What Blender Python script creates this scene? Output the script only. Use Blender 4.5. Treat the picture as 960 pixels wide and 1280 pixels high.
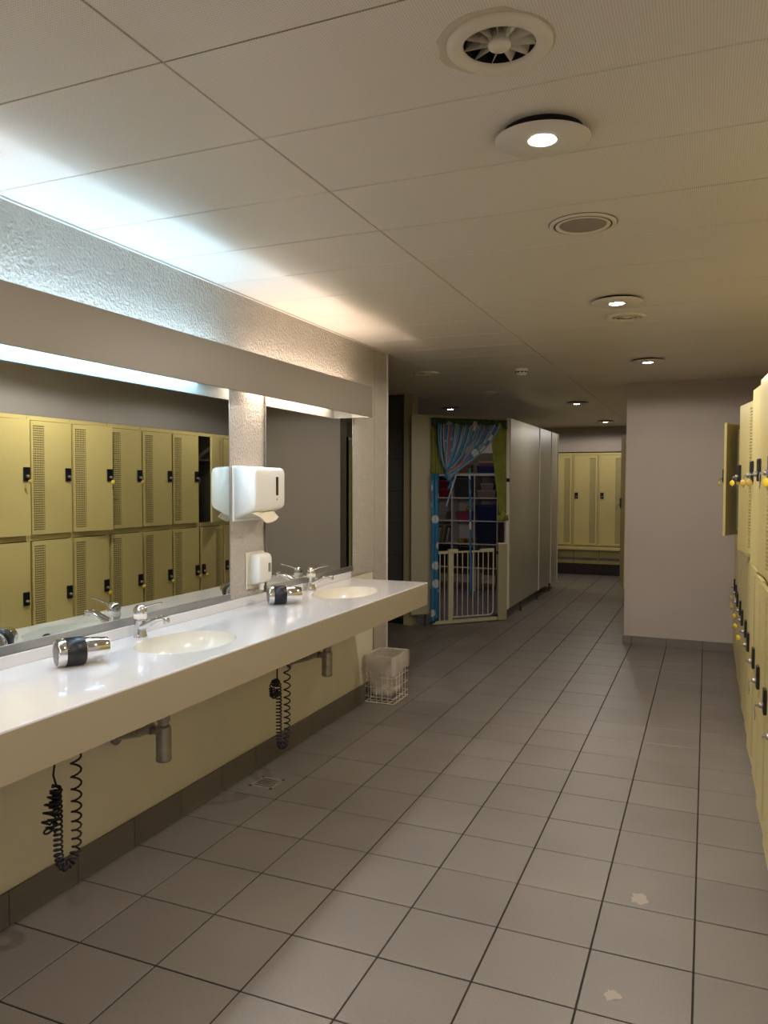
import bpy, math, random
from mathutils import Vector, Matrix
random.seed(7)
C = bpy.context.scene.collection
for o in list(bpy.data.objects): bpy.data.objects.remove(o)
PI = math.pi

# ------------------------------------------------------------------ camera
EYE = 1.5
cam_d = bpy.data.cameras.new('camera')
cam = bpy.data.objects.new('camera', cam_d); C.objects.link(cam)
cam_d.sensor_fit = 'VERTICAL'; cam_d.sensor_height = 36.0
cam_d.lens = 960.8 * 36.0 / 1280.0
cam_d.clip_start = 0.02; cam_d.clip_end = 60
yaw, pitch, roll = 0.3976, -0.0371, 0.0023
fwd = Vector((-math.sin(yaw)*math.cos(pitch), math.cos(yaw)*math.cos(pitch), math.sin(pitch)))
rgt = Vector((math.cos(yaw), math.sin(yaw), 0)); upv = rgt.cross(fwd)
r2 = rgt*math.cos(roll) + upv*math.sin(roll); u2 = -rgt*math.sin(roll) + upv*math.cos(roll)
cam.matrix_world = Matrix(((r2.x, u2.x, -fwd.x, 0), (r2.y, u2.y, -fwd.y, 0), (r2.z, u2.z, -fwd.z, EYE), (0, 0, 0, 1)))
bpy.context.scene.camera = cam

# ------------------------------------------------------------------ world, exposure
world = bpy.data.worlds.new('world'); bpy.context.scene.world = world; world.use_nodes = True
bg = world.node_tree.nodes['Background']; bg.inputs[0].default_value = (0.9, 0.85, 0.8, 1); bg.inputs[1].default_value = 0.0
vs = bpy.context.scene.view_settings
vs.view_transform = 'Standard'; vs.look = 'None'; vs.gamma = 1.0; vs.use_curve_mapping = False; vs.exposure = 2.5
DOWN_POWER = 8.5; BEAM_POWER = 9.0; DOWN_COL = (1.0, 0.92, 0.85)
TUBE_STRENGTH = 8.8
TUBE_COOL = (0.52, 0.82, 1.18); TUBE_WARM = (1.0, 0.81, 0.70)

# ------------------------------------------------------------------ helpers
def lin(h):
    h = h.lstrip('#'); v = [int(h[i:i+2], 16)/255 for i in (0, 2, 4)]
    return tuple(c/12.92 if c <= 0.04045 else ((c+0.055)/1.055)**2.4 for c in v) + (1,)

class MB:
    def __init__(s): s.v = []; s.f = []; s.sm = []
    def add(s, vs_, fs, smooth=False, M=None):
        n = len(s.v)
        s.v += [tuple(M @ Vector(p)) for p in vs_] if M is not None else [tuple(p) for p in vs_]
        s.f += [tuple(i+n for i in f) for f in fs]; s.sm += [smooth]*len(fs); return s
    def box(s, x0, x1, y0, y1, z0, z1, M=None):
        v = [(x0,y0,z0),(x1,y0,z0),(x1,y1,z0),(x0,y1,z0),(x0,y0,z1),(x1,y0,z1),(x1,y1,z1),(x0,y1,z1)]
        return s.add(v, [(0,3,2,1),(4,5,6,7),(0,1,5,4),(1,2,6,5),(2,3,7,6),(3,0,4,7)], M=M)
    def cbox(s, x0, x1, y0, y1, z0, z1, c=0.002, M=None):
        # box whose top and bottom edges and corners are chamfered
        def ring(d, z): return [(x0+d,y0+c,z),(x0+c,y0+d,z),(x1-c,y0+d,z),(x1-d,y0+c,z),(x1-d,y1-c,z),(x1-c,y1-d,z),(x0+c,y1-d,z),(x0+d,y1-c,z)]
        rs = [ring(c, z0), ring(0, z0+c), ring(0, z1-c), ring(c, z1)]
        v = [p for r in rs for p in r]; f = [tuple(range(7,-1,-1)), tuple(range(24,32))]
        for k in range(3):
            for i in range(8):
                j = (i+1) % 8; f.append((k*8+i, k*8+j, k*8+8+j, k*8+8+i))
        return s.add(v, f, M=M)
    def lathe(s, prof, n=24, M=None, smooth=True, caps=True, sy=1.0):
        v = []; f = []
        for r, z in prof:
            for i in range(n):
                a = 2*PI*i/n; v.append((r*math.cos(a), r*math.sin(a)*sy, z))
        for k in range(len(prof)-1):
            for i in range(n):
                j = (i+1) % n; f.append((k*n+i, k*n+j, (k+1)*n+j, (k+1)*n+i))
        s.add(v, f, smooth, M)
        if caps:
            if prof[0][0] > 1e-5: s.add(v[:n], [tuple(range(n-1,-1,-1))], False, M)
            if prof[-1][0] > 1e-5: s.add(v[-n:], [tuple(range(n))], False, M)
        return s
    def tube(s, pts, rad, n=8, caps=True, smooth=True, squash=1.0):
        pts = [Vector(p) for p in pts]; m = len(pts)
        rs = rad if isinstance(rad, (list, tuple)) else [rad]*m
        v = []; f = []; up = None
        for i, p in enumerate(pts):
            t = (pts[min(i+1, m-1)] - pts[max(i-1, 0)])
            if t.length < 1e-9: t = Vector((0,0,1))
            t.normalize()
            if up is None: up = Vector((0,0,1)) if abs(t.z) < 0.9 else Vector((1,0,0))
            a = t.cross(up)
            if a.length < 1e-6: a = t.orthogonal()
            a.normalize(); b = a.cross(t).normalized(); up = b
            for k in range(n):
                an = 2*PI*k/n; v.append(p + a*math.cos(an)*rs[i] + b*math.sin(an)*rs[i]*squash)
        for i in range(m-1):
            for k in range(n):
                j = (k+1) % n; f.append((i*n+k, i*n+j, (i+1)*n+j, (i+1)*n+k))
        s.add(v, f, smooth)
        if caps: s.add(v[:n], [tuple(range(n-1,-1,-1))]); s.add(v[-n:], [tuple(range(n))])
        return s
    def sheet(s, grid, th=0.0, smooth=True):
        # grid of points (rows of equal length); th gives it thickness by solidify-like offset along normal
        R = len(grid); K = len(grid[0]); P = [Vector(p) for r in grid for p in r]
        q = [(r*K+k, r*K+k+1, (r+1)*K+k+1, (r+1)*K+k) for r in range(R-1) for k in range(K-1)]
        if th <= 0: return s.add(P, q, smooth)
        N = [Vector((0,0,0)) for _ in P]
        for a, b, c_, d in q:
            nn = (P[c_]-P[a]).cross(P[d]-P[b])
            for i in (a, b, c_, d): N[i] = N[i] + nn
        N = [n_.normalized() if n_.length > 1e-12 else Vector((0,0,1)) for n_ in N]
        top = [p + n_*th/2 for p, n_ in zip(P, N)]; bot = [p - n_*th/2 for p, n_ in zip(P, N)]; o = len(P)
        f = list(q) + [tuple(i+o for i in reversed(t)) for t in q]
        rim = [k for k in range(K)] + [r*K+K-1 for r in range(1, R)] + [(R-1)*K+k for k in range(K-2, -1, -1)] + [r*K for r in range(R-2, 0, -1)]
        for i in range(len(rim)):
            a, b = rim[i], rim[(i+1) % len(rim)]; f.append((b, a, a+o, b+o))
        return s.add(top+bot, f, smooth)
    def mesh(s, name, mat):
        me = bpy.data.meshes.new(name); me.from_pydata(s.v, [], s.f)
        me.polygons.foreach_set('use_smooth', s.sm); me.materials.append(mat); me.update(); return me
    def build(s, name, mat, parent=None, loc=None):
        return place(name, s.mesh(name, mat), parent, loc)
def place(name, me, parent=None, loc=None, rz=0):
    o = bpy.data.objects.new(name, me); C.objects.link(o)
    if loc is not None: o.location = loc
    if rz: o.rotation_euler.z = rz
    if parent is not None: o.parent = parent
    return o
def thing(name, label, cat, loc=(0,0,0), rz=0, group=None):
    o = bpy.data.objects.new(name, None); C.objects.link(o); o.empty_display_size = 0.1
    o.location = loc; o.rotation_euler = (0, 0, rz); return tag(o, label, cat, group)
def tag(o, label, cat, group=None):
    o['label'] = label; o['category'] = cat
    if group: o['group'] = group
    return o
def struct(name, mb, mat):
    o = mb.build(name, mat) if mb else None; o['kind'] = 'structure'; return o
def copy_tree(o, parent=None):
    c = o.copy(); C.objects.link(c)
    if parent is not None: c.parent = parent
    for ch in list(o.children): copy_tree(ch, c)
    return c
def TM(loc, rx=0, ry=0, rz=0):
    return Matrix.Translation(loc) @ Matrix.Rotation(rz, 4, 'Z') @ Matrix.Rotation(ry, 4, 'Y') @ Matrix.Rotation(rx, 4, 'X')

# ------------------------------------------------------------------ materials
def mat(name, col, rough=0.5, metal=0.0, spec=0.5, noise=None, bump=None, coat=0.0, emit=None, alpha=1.0, trans=0.0, ior=1.45):
    m = bpy.data.materials.new(name); m.use_nodes = True; nt = m.node_tree; N = nt.nodes; L = nt.links
    b = N['Principled BSDF']; c = lin(col) if isinstance(col, str) else col
    b.inputs['Base Color'].default_value = c; b.inputs['Roughness'].default_value = rough
    b.inputs['Metallic'].default_value = metal; b.inputs['Specular IOR Level'].default_value = spec
    b.inputs['Coat Weight'].default_value = coat; b.inputs['Alpha'].default_value = alpha
    b.inputs['Transmission Weight'].default_value = trans; b.inputs['IOR'].default_value = ior
    tc = N.new('ShaderNodeTexCoord'); geo = N.new('ShaderNodeNewGeometry')
    if noise:   # (scale, amount, second colour)
        n = N.new('ShaderNodeTexNoise'); n.inputs['Scale'].default_value = noise[0]; n.inputs['Detail'].default_value = 5
        L.new(geo.outputs['Position'], n.inputs['Vector'])
        r = N.new('ShaderNodeValToRGB'); r.color_ramp.elements[0].position = 0.35; r.color_ramp.elements[1].position = 0.7
        c2 = lin(noise[2]) if len(noise) > 2 else tuple(x*(1-noise[1]) for x in c[:3]) + (1,)
        r.color_ramp.elements[0].color = c; r.color_ramp.elements[1].color = tuple(a*(1-noise[1]) + d*noise[1] for a, d in zip(c, c2)) if len(noise) > 2 else c2
        L.new(n.outputs['Fac'], r.inputs[0]); L.new(r.outputs[0], b.inputs['Base Color'])
    if bump:    # (scale, strength, distance)
        n = N.new('ShaderNodeTexNoise'); n.inputs['Scale'].default_value = bump[0]; n.inputs['Detail'].default_value = 4
        L.new(geo.outputs['Position'], n.inputs['Vector'])
        bp = N.new('ShaderNodeBump'); bp.inputs['Strength'].default_value = bump[1]; bp.inputs['Distance'].default_value = bump[2]
        L.new(n.outputs['Fac'], bp.inputs['Height']); L.new(bp.outputs[0], b.inputs['Normal'])
    if emit:
        b.inputs['Emission Color'].default_value = (*emit[0], 1); b.inputs['Emission Strength'].default_value = emit[1]
    return m
M = {}
M['plaster'] = mat('rough_white_plaster', '#b9b1a3', 0.85, bump=(85, 1.0, 0.012), noise=(14, 0.06))
M['lower_wall'] = mat('cream_oil_paint', '#e8e1c6', 0.6, noise=(3, 0.08), bump=(60, 0.12, 0.002))
M['white_wall'] = mat('white_wall_paint', '#bcb1a6', 0.8, noise=(2.2, 0.05), bump=(150, 0.1, 0.001))
M['grey_wall'] = mat('grey_wall_paint', '#c4c0bf', 0.8, noise=(2.0, 0.05))
M['dark_wall'] = mat('dark_wall_tile', '#50504f', 0.45, noise=(5, 0.1))
M['grout'] = mat('floor_grout', '#2d2824', 0.9, noise=(30, 0.2))
M['trim_cream'] = mat('cream_trim', '#a79d79', 0.5)
M['trim_white'] = mat('white_trim', '#d6cfc2', 0.5)
M['laminate'] = mat('cream_laminate', '#ada58e', 0.38, noise=(1.6, 0.05))
M['apron'] = mat('beige_apron', '#a3967c', 0.4, noise=(1.2, 0.04))
M['countertop'] = mat('solid_surface_white', '#dedcda', 0.12, coat=0.4, noise=(2.5, 0.03))
M['basin'] = mat('basin_white', '#dcd7c8', 0.16, coat=0.3)
M['fascia'] = mat('fascia_laminate', '#7f7563', 0.45, noise=(1.5, 0.05))
M['fascia_in'] = mat('fascia_inner_white', '#96968f', 0.5)
M['yellow'] = mat('yellow_locker_paint', '#d6c582', 0.3, spec=0.5, noise=(1.7, 0.07), bump=(220, 0.03, 0.001))
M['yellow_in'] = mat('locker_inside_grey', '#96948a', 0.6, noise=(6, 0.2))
M['black_plastic'] = mat('black_plastic', '#15161c', 0.4)
M['rubber'] = mat('dark_cable_rubber', '#1b1c26', 0.5)
M['chrome'] = mat('polished_chrome', '#dcdcdc', 0.07, metal=1.0)
M['steel'] = mat('dull_plated_steel', '#aaa59b', 0.3, metal=0.55, noise=(40, 0.25))
M['alu'] = mat('brushed_aluminium', '#a9a9a6', 0.35, metal=0.9)
M['mirror'] = mat('mirror_silver', '#d6dad6', 0.0, metal=1.0)
M['white_plastic'] = mat('white_plastic', '#e6e4da', 0.25, coat=0.2)
M['paper'] = mat('paper_towel', '#e9e0c8', 0.9, bump=(60, 0.4, 0.003))
M['window_dark'] = mat('dispenser_window', '#3a3230', 0.15)
M['tag_yellow'] = mat('yellow_key_tag', '#e6c93c', 0.3)
M['tag_amber'] = mat('amber_key_tag', '#c9ab52', 0.35)
M['wire_white'] = mat('white_coated_wire', '#d9d0bd', 0.4)
M['black'] = mat('dark_void', '#0c0b0a', 0.9)
M['drain'] = mat('drain_metal', '#8a8074', 0.45)
M['speaker'] = mat('speaker_grille', '#8f8577', 0.6, bump=(500, 0.6, 0.002))
M['diffuser'] = mat('cream_diffuser', '#d8cfba', 0.4)
M['patch'] = mat('filler_patch', '#c8bca6', 0.8, bump=(40, 0.3, 0.002))
M['dark_steel'] = mat('dark_steel', '#3b3734', 0.4, metal=0.7)
M['lamp_white'] = mat('lamp_plate_white', '#d3cbbd', 0.45)
M['led'] = mat('led_disc', '#ffffff', 0.5, emit=((1.0, 0.93, 0.86), 14.0))
M['shelf_white'] = mat('shelf_white', '#cfcac6', 0.5)
M['gate_white'] = mat('gate_cream_metal', '#c3ba9c', 0.35)
M['green_cloth'] = mat('olive_green_cloth', '#848a3c', 0.9, noise=(9, 0.25), bump=(60, 0.3, 0.002))
M['green_dark'] = mat('dark_green_cloth', '#3c4f2c', 0.9, noise=(12, 0.35))
M['bronze_skirt'] = mat('dark_plinth', '#3c3531', 0.6)
M['tube_cool'] = mat('tube_cool', '#ffffff', 0.5, emit=(TUBE_COOL, TUBE_STRENGTH))
M['tube_cool_low'] = mat('tube_cool_dim', '#ffffff', 0.5, emit=(TUBE_COOL, TUBE_STRENGTH*0.32))
M['tube_warm_low'] = mat('tube_warm_dim', '#ffffff', 0.5, emit=(TUBE_WARM, TUBE_STRENGTH*0.28))
M['tube_warm'] = mat('tube_warm', '#ffffff', 0.5, emit=(TUBE_WARM, TUBE_STRENGTH*0.85))
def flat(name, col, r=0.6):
    c = lin(col); col = tuple(0.55*x for x in c[:3]) + (1,)  # toy and book colours darkened to carry the cabin's dim light

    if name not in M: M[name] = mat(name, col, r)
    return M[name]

def tile_mat(name, col, col2, rough):
    m = mat(name, col, rough, noise=(2.6, 0.5, col2)); nt = m.node_tree; N = nt.nodes; L = nt.links; b = N['Principled BSDF']
    src = b.inputs['Base Color'].links[0].from_socket
    oi = N.new('ShaderNodeObjectInfo'); hv = N.new('ShaderNodeHueSaturation')
    mr = N.new('ShaderNodeMapRange'); mr.inputs['To Min'].default_value = 0.93; mr.inputs['To Max'].default_value = 1.06
    L.new(oi.outputs['Random'], mr.inputs['Value']); L.new(mr.outputs[0], hv.inputs['Value']); L.new(src, hv.inputs['Color'])
    g = N.new('ShaderNodeNewGeometry'); n = N.new('ShaderNodeTexNoise'); n.inputs['Scale'].default_value = 240; n.inputs['Detail'].default_value = 3
    L.new(g.outputs['Position'], n.inputs['Vector'])
    sp = N.new('ShaderNodeMapRange'); sp.inputs['From Min'].default_value = 0.3; sp.inputs['From Max'].default_value = 0.7; sp.inputs['To Min'].default_value = 0.86; sp.inputs['To Max'].default_value = 1.1
    L.new(n.outputs['Fac'], sp.inputs['Value'])
    mx = N.new('ShaderNodeMix'); mx.data_type = 'RGBA'; mx.blend_type = 'MULTIPLY'; mx.inputs[0].default_value = 1
    L.new(hv.outputs[0], mx.inputs[6]); L.new(sp.outputs[0], mx.inputs[7])
    # a few pale scuffs and limescale stains
    s = N.new('ShaderNodeTexNoise'); s.inputs['Scale'].default_value = 1.9; s.inputs['Detail'].default_value = 8; s.inputs['Roughness'].default_value = 0.62
    L.new(g.outputs['Position'], s.inputs['Vector'])
    rr = N.new('ShaderNodeMapRange'); rr.inputs['From Min'].default_value = 0.66; rr.inputs['From Max'].default_value = 0.72; rr.inputs['To Max'].default_value = 0.22
    L.new(s.outputs['Fac'], rr.inputs['Value'])
    m2 = N.new('ShaderNodeMix'); m2.data_type = 'RGBA'; L.new(rr.outputs[0], m2.inputs[0]); L.new(mx.outputs[2], m2.inputs[6]); m2.inputs[7].default_value = lin('#a3988a')
    L.new(m2.outputs[2], b.inputs['Base Color'])
    bp = N.new('ShaderNodeBump'); bp.inputs['Strength'].default_value = 0.25; bp.inputs['Distance'].default_value = 0.001
    L.new(n.outputs['Fac'], bp.inputs['Height']); L.new(bp.outputs[0], b.inputs['Normal'])
    return m
M['tile'] = tile_mat('grey_floor_tile', '#7b736a', '#6d665e', 0.4)
M['cabin_tile'] = tile_mat('lilac_cabin_tile', '#8a8290', '#7d7585', 0.4)
M['stain'] = mat('pale_floor_stain', '#9a8f80', 0.6)

def ceiling_mat():
    m = mat('perforated_ceiling_metal', '#d8ccb8', 0.42, spec=0.9); nt = m.node_tree; N = nt.nodes; L = nt.links; b = N['Principled BSDF']
    g = N.new('ShaderNodeNewGeometry'); mp = N.new('ShaderNodeMapping'); mp.inputs['Scale'].default_value = (1/0.0062, 1/0.0062, 0)
    L.new(g.outputs['Position'], mp.inputs['Vector'])
    fr = N.new('ShaderNodeVectorMath'); fr.operation = 'FRACTION'; L.new(mp.outputs[0], fr.inputs[0])
    sb = N.new('ShaderNodeVectorMath'); sb.operation = 'SUBTRACT'; sb.inputs[1].default_value = (0.5, 0.5, 0); L.new(fr.outputs[0], sb.inputs[0])
    ln = N.new('ShaderNodeVectorMath'); ln.operation = 'LENGTH'; L.new(sb.outputs[0], ln.inputs[0])
    mr = N.new('ShaderNodeMapRange'); mr.inputs['From Min'].default_value = 0.2; mr.inputs['From Max'].default_value = 0.28; mr.inputs['To Min'].default_value = 0.66; mr.inputs['To Max'].default_value = 1.0
    L.new(ln.outputs['Value'], mr.inputs['Value'])
    mx = N.new('ShaderNodeMix'); mx.data_type = 'RGBA'; mx.blend_type = 'MULTIPLY'; mx.inputs[0].default_value = 1
    mx.inputs[6].default_value = lin('#ddd4c4'); L.new(mr.outputs[0], mx.inputs[7]); L.new(mx.outputs[2], b.inputs['Base Color'])
    return m
M['ceiling'] = ceiling_mat()
# dotted plastic ribbon
def ribbon_mat(name, col):
    m = mat(name, col, 0.45); nt = m.node_tree; N = nt.nodes; L = nt.links; b = N['Principled BSDF']
    g = N.new('ShaderNodeNewGeometry'); v = N.new('ShaderNodeTexVoronoi'); v.inputs['Scale'].default_value = 7.0; L.new(g.outputs['Position'], v.inputs['Vector'])
    r = N.new('ShaderNodeValToRGB'); r.color_ramp.elements[0].position = 0.3; r.color_ramp.elements[1].position = 0.33
    r.color_ramp.elements[0].color = lin('#b4bcc4'); r.color_ramp.elements[1].color = lin(col); L.new(v.outputs['Distance'], r.inputs[0]); L.new(r.outputs[0], b.inputs['Base Color'])
    return m
M['ribbon_blue'] = ribbon_mat('blue_dotted_ribbon', '#2c6c98')
M['ribbon_pale'] = mat('pale_ribbon', '#7d8a99', 0.22)
M['ribbon_red'] = mat('red_ribbon', '#a5483c', 0.4)
M['bag'] = mat('thin_clear_bag', '#d8cfbf', 0.25, alpha=0.45)

# ------------------------------------------------------------------ setting
X_WALL = -2.165; X_LOCK = 0.25; X_RW = 0.75; CEIL = 2.44; Y0 = -5.2; Y_END = 13.3; WALL_END = 5.19
T = 0.3087; TX0 = -0.0137; TY0 = 2.190
# floor: bedding slab, each tile on it
fl = struct('floor', MB().box(-5.2, 0.9, Y0-0.1, Y_END+0.1, -0.06, -0.004), M['grout'])
g = 0.0029
tile_me = MB().cbox(g, T-g, g, T-g, -0.004, 0.0, 0.0012).mesh('floor_tile', M['tile'])
cab_me = MB().cbox(g, T-g, g, T-g, -0.004, 0.0, 0.0012).mesh('floor_tile', M['cabin_tile'])
rest = MB(); cabrest = MB()
def in_cabin(x, y): return x < -2.05 and y > 7.6 and (y - 7.5) > (x + 2.84)*1.024 and y < 11.3
cnt = 0
DRAIN = (-7, 3)     # tile column and row holding the drain
for i in range(-17, 3):
    for j in range(-24, 37):
        x = TX0 + i*T; y = TY0 + j*T
        cx, cy = x+T/2, y+T/2
        if x > X_RW or y > Y_END: continue
        if (i, j) == DRAIN: continue
        cab = in_cabin(cx, cy)
        near = (-7 <= i <= 0 and -3 <= j <= 31)
        if near and cnt < 290 and not cab and not (cx > 0.26):
            t = place('floor_tile', tile_me, fl, (x, y, random.uniform(-0.0006, 0.0004))); cnt += 1
        else:
            (cabrest if cab else rest).cbox(x+g, x+T-g, y+g, y+T-g, -0.004, 0.0, 0.0012)
o = rest.build('floor_tiles', M['tile'], fl); o['kind'] = 'stuff'
o = cabrest.build('cabin_tiles', M['cabin_tile'], fl); o['kind'] = 'stuff'
# limescale / worn patches lying on two tiles
for px, py, r in ((-0.205, 2.87, 0.035), (-0.235, 2.29, 0.028)):
    mb = MB(); n = 14; pts = [(px + r*random.uniform(0.45, 1.2)*math.cos(2*PI*k/n), py + 1.2*r*random.uniform(0.45, 1.2)*math.sin(2*PI*k/n), 0.0006) for k in range(n)]
    mb.add(pts, [tuple(range(n))]); mb.build('worn_patch', M['stain'], fl)

def wall(name, x0, x1, y0, y1, z0, z1, m): return struct(name, MB().box(x0, x1, y0, y1, z0, z1), m)
# left wall: cream paint below the counter, rough plaster above
wl = wall('wall_left', -2.42, X_WALL, Y0, 4.955, 0, 2.49, M['lower_wall'])
MB().box(X_WALL, X_WALL+0.008, Y0, 4.955, 0.885, CEIL).build('plaster_coat', M['plaster'], wl)
we = wall('wall_left_end', -2.42, X_WALL+0.008, 4.957, WALL_END, 0, 2.49, M['plaster'])
MB().box(-2.42, X_WALL+0.008, WALL_END, WALL_END+0.005, 0, CEIL).build('end_cap', M['trim_white'], we)
MB().box(X_WALL+0.008, X_WALL+0.0105, 4.9535, 4.9575, 0.0, CEIL).build('joint_strip', M['trim_cream'], we)
MB().box(X_WALL+0.008, X_WALL+0.014, WALL_END-0.012, WALL_END+0.007, 0.0, CEIL).build('corner_bead', M['trim_white'], we)
wall('wall_right', X_RW, X_RW+0.15, Y0, Y_END, 0, 2.5, M['grey_wall'])
wall('wall_front', -5.2, X_RW, Y0-0.12, Y0, 0, 2.5, M['white_wall'])
wall('wall_far_left', -5.2, -5.0, 5.0, Y_END+0.1, 0, 2.5, M['dark_wall'])
wall('wall_side_room', -5.2, -2.42, 4.9, 5.0, 0, 2.5, M['dark_wall'])
wp = wall('wall_partition', -0.70, X_RW, 7.5, 7.66, 0, 2.5, M['white_wall'])
wb = wall('wall_back', -5.0, X_RW, Y_END, Y_END+0.12, 0, 2.5, M['white_wall'])
struct('trim_1', MB().box(-5.0, X_RW, 13.02, Y_END, 2.03, CEIL), M['white_wall'])
# dark tiled cross wall behind the recess, its tiles each an object
wd = wall('wall_recess', -5.0, -2.95, 7.62, 7.72, 0, 2.5, M['black'])
tw, th_ = 0.34, 0.34
tm = MB().cbox(0.0015, tw-0.0015, -0.008, 0.0, 0.0015, th_-0.0015, 0.001).mesh('wall_tile', M['dark_wall'])
for a in range(6):
    for b in range(7):
        place('wall_tile', tm, wd, (-2.95-tw*(a+1), 7.62, 0.06+th_*b))
struct('trim_2', MB().box(-2.95, -2.855, 7.56, 7.74, 0, CEIL), M['trim_cream'])
MBX = MB().box(-3.22, -3.10, 7.545, 7.61, 1.18, 1.36)
o = MBX.build('wall_dispenser', M['dark_wall']); tag(o, 'small dark dispenser box on the dark tiled wall of the recess', 'dispenser')

# skirting tiles
sk_me = MB().cbox(-0.008, 0, 0.0015, T-0.0015, 0, 0.118, 0.0012).mesh('skirting_tile', M['tile'])
bl = struct('baseboard_left', MB().box(X_WALL, X_WALL+0.004, Y0, WALL_END, 0, 0.116), M['grout'])
for j in range(-24, 10):
    y = TY0 - 0.02 + j*T
    if y + T > WALL_END+0.01: 
        MB().cbox(X_WALL+0.004, X_WALL+0.012, y+0.0015, WALL_END, 0, 0.118, 0.0012).build('skirting_tile', M['tile'], bl); break
    place('skirting_tile', sk_me, bl, (X_WALL+0.012, y, 0))
bp_ = struct('baseboard_partition', MB().box(-0.704, X_LOCK, 7.496, 7.5, 0, 0.078), M['grout'])
sp_me = MB().cbox(0.0015, T-0.0015, -0.008, 0, 0, 0.08, 0.0012).mesh('skirting_tile', M['tile'])
for x in (-0.631, -0.631+T, -0.631+2*T): 
    if x + T < 0.32: place('skirting_tile', sp_me, bp_, (x, 7.496, 0))
MB().cbox(-0.709, -0.633, 7.488, 7.496, 0, 0.08, 0.0012).build('skirting_tile', M['tile'], bp_)
MB().cbox(-0.712, -0.704, 7.497, 7.66, 0, 0.08, 0.0012).build('skirting_tile', M['tile'], bp_)

# ceiling: slab with perforated metal panels hung just under it
ce = struct('ceiling', MB().box(-5.2, 0.9, Y0-0.1, Y_END+0.1, 2.52, 2.6), M['black'])
PX = -1.139; PD = 0.413; PY0 = 1.427
vents = [(-0.425, 1.643, 0.112), (-0.432, 4.535, 0.112), (-2.217, 6.20, 0.112), (-2.08, 7.79, 0.112)]
cells = {}
def panel(x0, x1, y0, y1, hole=None):
    gx = 0.0024; x0 += gx; x1 -= gx; y0 += gx; y1 -= gx; c = ((x0+x1)/2, (y0+y1)/2)
    key = (round(x1-x0, 4), round(y1-y0, 4))
    if hole: key = None
    if key is None or key not in cells:
        mb = MB(); hx = (x1-x0)/2; hy = (y1-y0)/2
        if hole:
            ax, ay, h = hole[0]-c[0], hole[1]-c[1], 0.0775
            mb.box(-hx, ax-h, -hy, hy, 0, 0.012); mb.box(ax+h, hx, -hy, hy, 0, 0.012)
            mb.box(ax-h, ax+h, -hy, ay-h, 0, 0.012); mb.box(ax-h, ax+h, ay+h, hy, 0, 0.012)
        else: mb.cbox(-hx, hx, -hy, hy, 0, 0.02, 0.0015)
        me = mb.mesh('ceiling_panel', M['ceiling'])
        if key: cells[key] = me
    else: me = cells[key]
    o = place('ceiling_panel', me, ce, (c[0], c[1], CEIL + random.uniform(0, 0.0006)))
    o.rotation_euler = (random.uniform(-1, 1)*0.0012, random.uniform(-1, 1)*0.0006, 0)
for k in range(-17, 30):
    y0 = PY0 + PD*k; y1 = y0 + PD
    if y0 < Y0: y0 = Y0
    if y1 > Y_END: y1 = Y_END
    if y1 - y0 < 0.05: continue
    cols = [(X_WALL+0.01, PX), (PX, X_RW)]
    if y0 > 5.1: cols = [(-5.0, -3.16), (-3.16, X_WALL+0.01)] + cols
    elif y1 > WALL_END: cols = cols
    for x0, x1 in cols:
        h = [v for v in vents if x0 < v[0] < x1 and y0 < v[1] < y1]
        panel(x0, x1, y0, y1, h[0] if h else None)
MB().box(-5.0, X_WALL, 5.0, PY0+PD*9+0.0, CEIL, CEIL+0.02).build('ceiling_panel', M['ceiling'], ce)
# white edge angle between ceiling and left wall
struct('trim_3', MB().box(X_WALL+0.008, X_WALL+0.02, Y0, WALL_END, CEIL-0.006, CEIL-0.0012), M['trim_white'])

# ------------------------------------------------------------------ ceiling fittings
def swirl_vent(x, y, label, patch=False):
    t = thing('ceiling_vent', label, 'vent', (x, y, CEIL), random.uniform(0, 1), 'round swirl vents in the ceiling')
    MB().lathe([(0.077, 0.03), (0.077, -0.004), (0.082, -0.011), (0.100, -0.013), (0.113, -0.006), (0.113, -0.0005)], 48, caps=False).build('ring', M['diffuser'], t)
    MB().lathe([(0.080, 0.07), (0.080, 0.0), (0.076, 0.0), (0.076, 0.066), (0.0, 0.066)], 32, caps=False, smooth=False).build('housing', M['black'], t)
    MB().lathe([(0.001, -0.010), (0.022, -0.009), (0.025, -0.004), (0.025, 0.03), (0.001, 0.03)], 24, caps=False).build('hub', M['diffuser'], t)
    n = 11
    for i in range(n):
        a = 2*PI*i/n
        v = []
        for r, hw in ((0.024, 0.0035), (0.050, 0.007), (0.0765, 0.0105)):
            for sgn, z in ((-1, 0.034), (1, -0.002)):
                aa = a + math.atan2(sgn*hw, r) ; v.append((r*math.cos(aa), r*math.sin(aa), z))
        v += [(p[0], p[1], p[2]-0.0012) for p in v]
        f = [(0,2,3,1),(2,4,5,3),(6,7,9,8),(8,9,11,10),(0,1,7,6),(4,10,11,5),(1,3,9,7),(3,5,11,9),(0,6,8,2),(2,8,10,4)]
        MB().add(v, f).build('blade', M['diffuser'], t)
    if patch:
        n = 26; pts = []
        for k in range(n):
            a = 2*PI*k/n; r = 0.117 + (0.022 if 2.0 < a < 5.0 else 0.002)*random.uniform(0.5, 1.0)
            pts.append((r*math.cos(a), r*math.sin(a)))
        inn = [(0.1*math.cos(2*PI*k/n), 0.1*math.sin(2*PI*k/n)) for k in range(n)]
        mb = MB().add([(p[0], p[1], -0.0006) for p in pts] + [(p[0], p[1], -0.0001) for p in pts] + [(p[0], p[1], -0.0006) for p in inn], [(k, (k+1) % n, 2*n+(k+1) % n, 2*n+k) for k in range(n)] + [(k, (k+1) % n, n+(k+1) % n, n+k) for k in range(n)])
        t.rotation_euler.z = 0.2
        mb.build('filler_patch', M['patch'], t)
    return t
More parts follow.
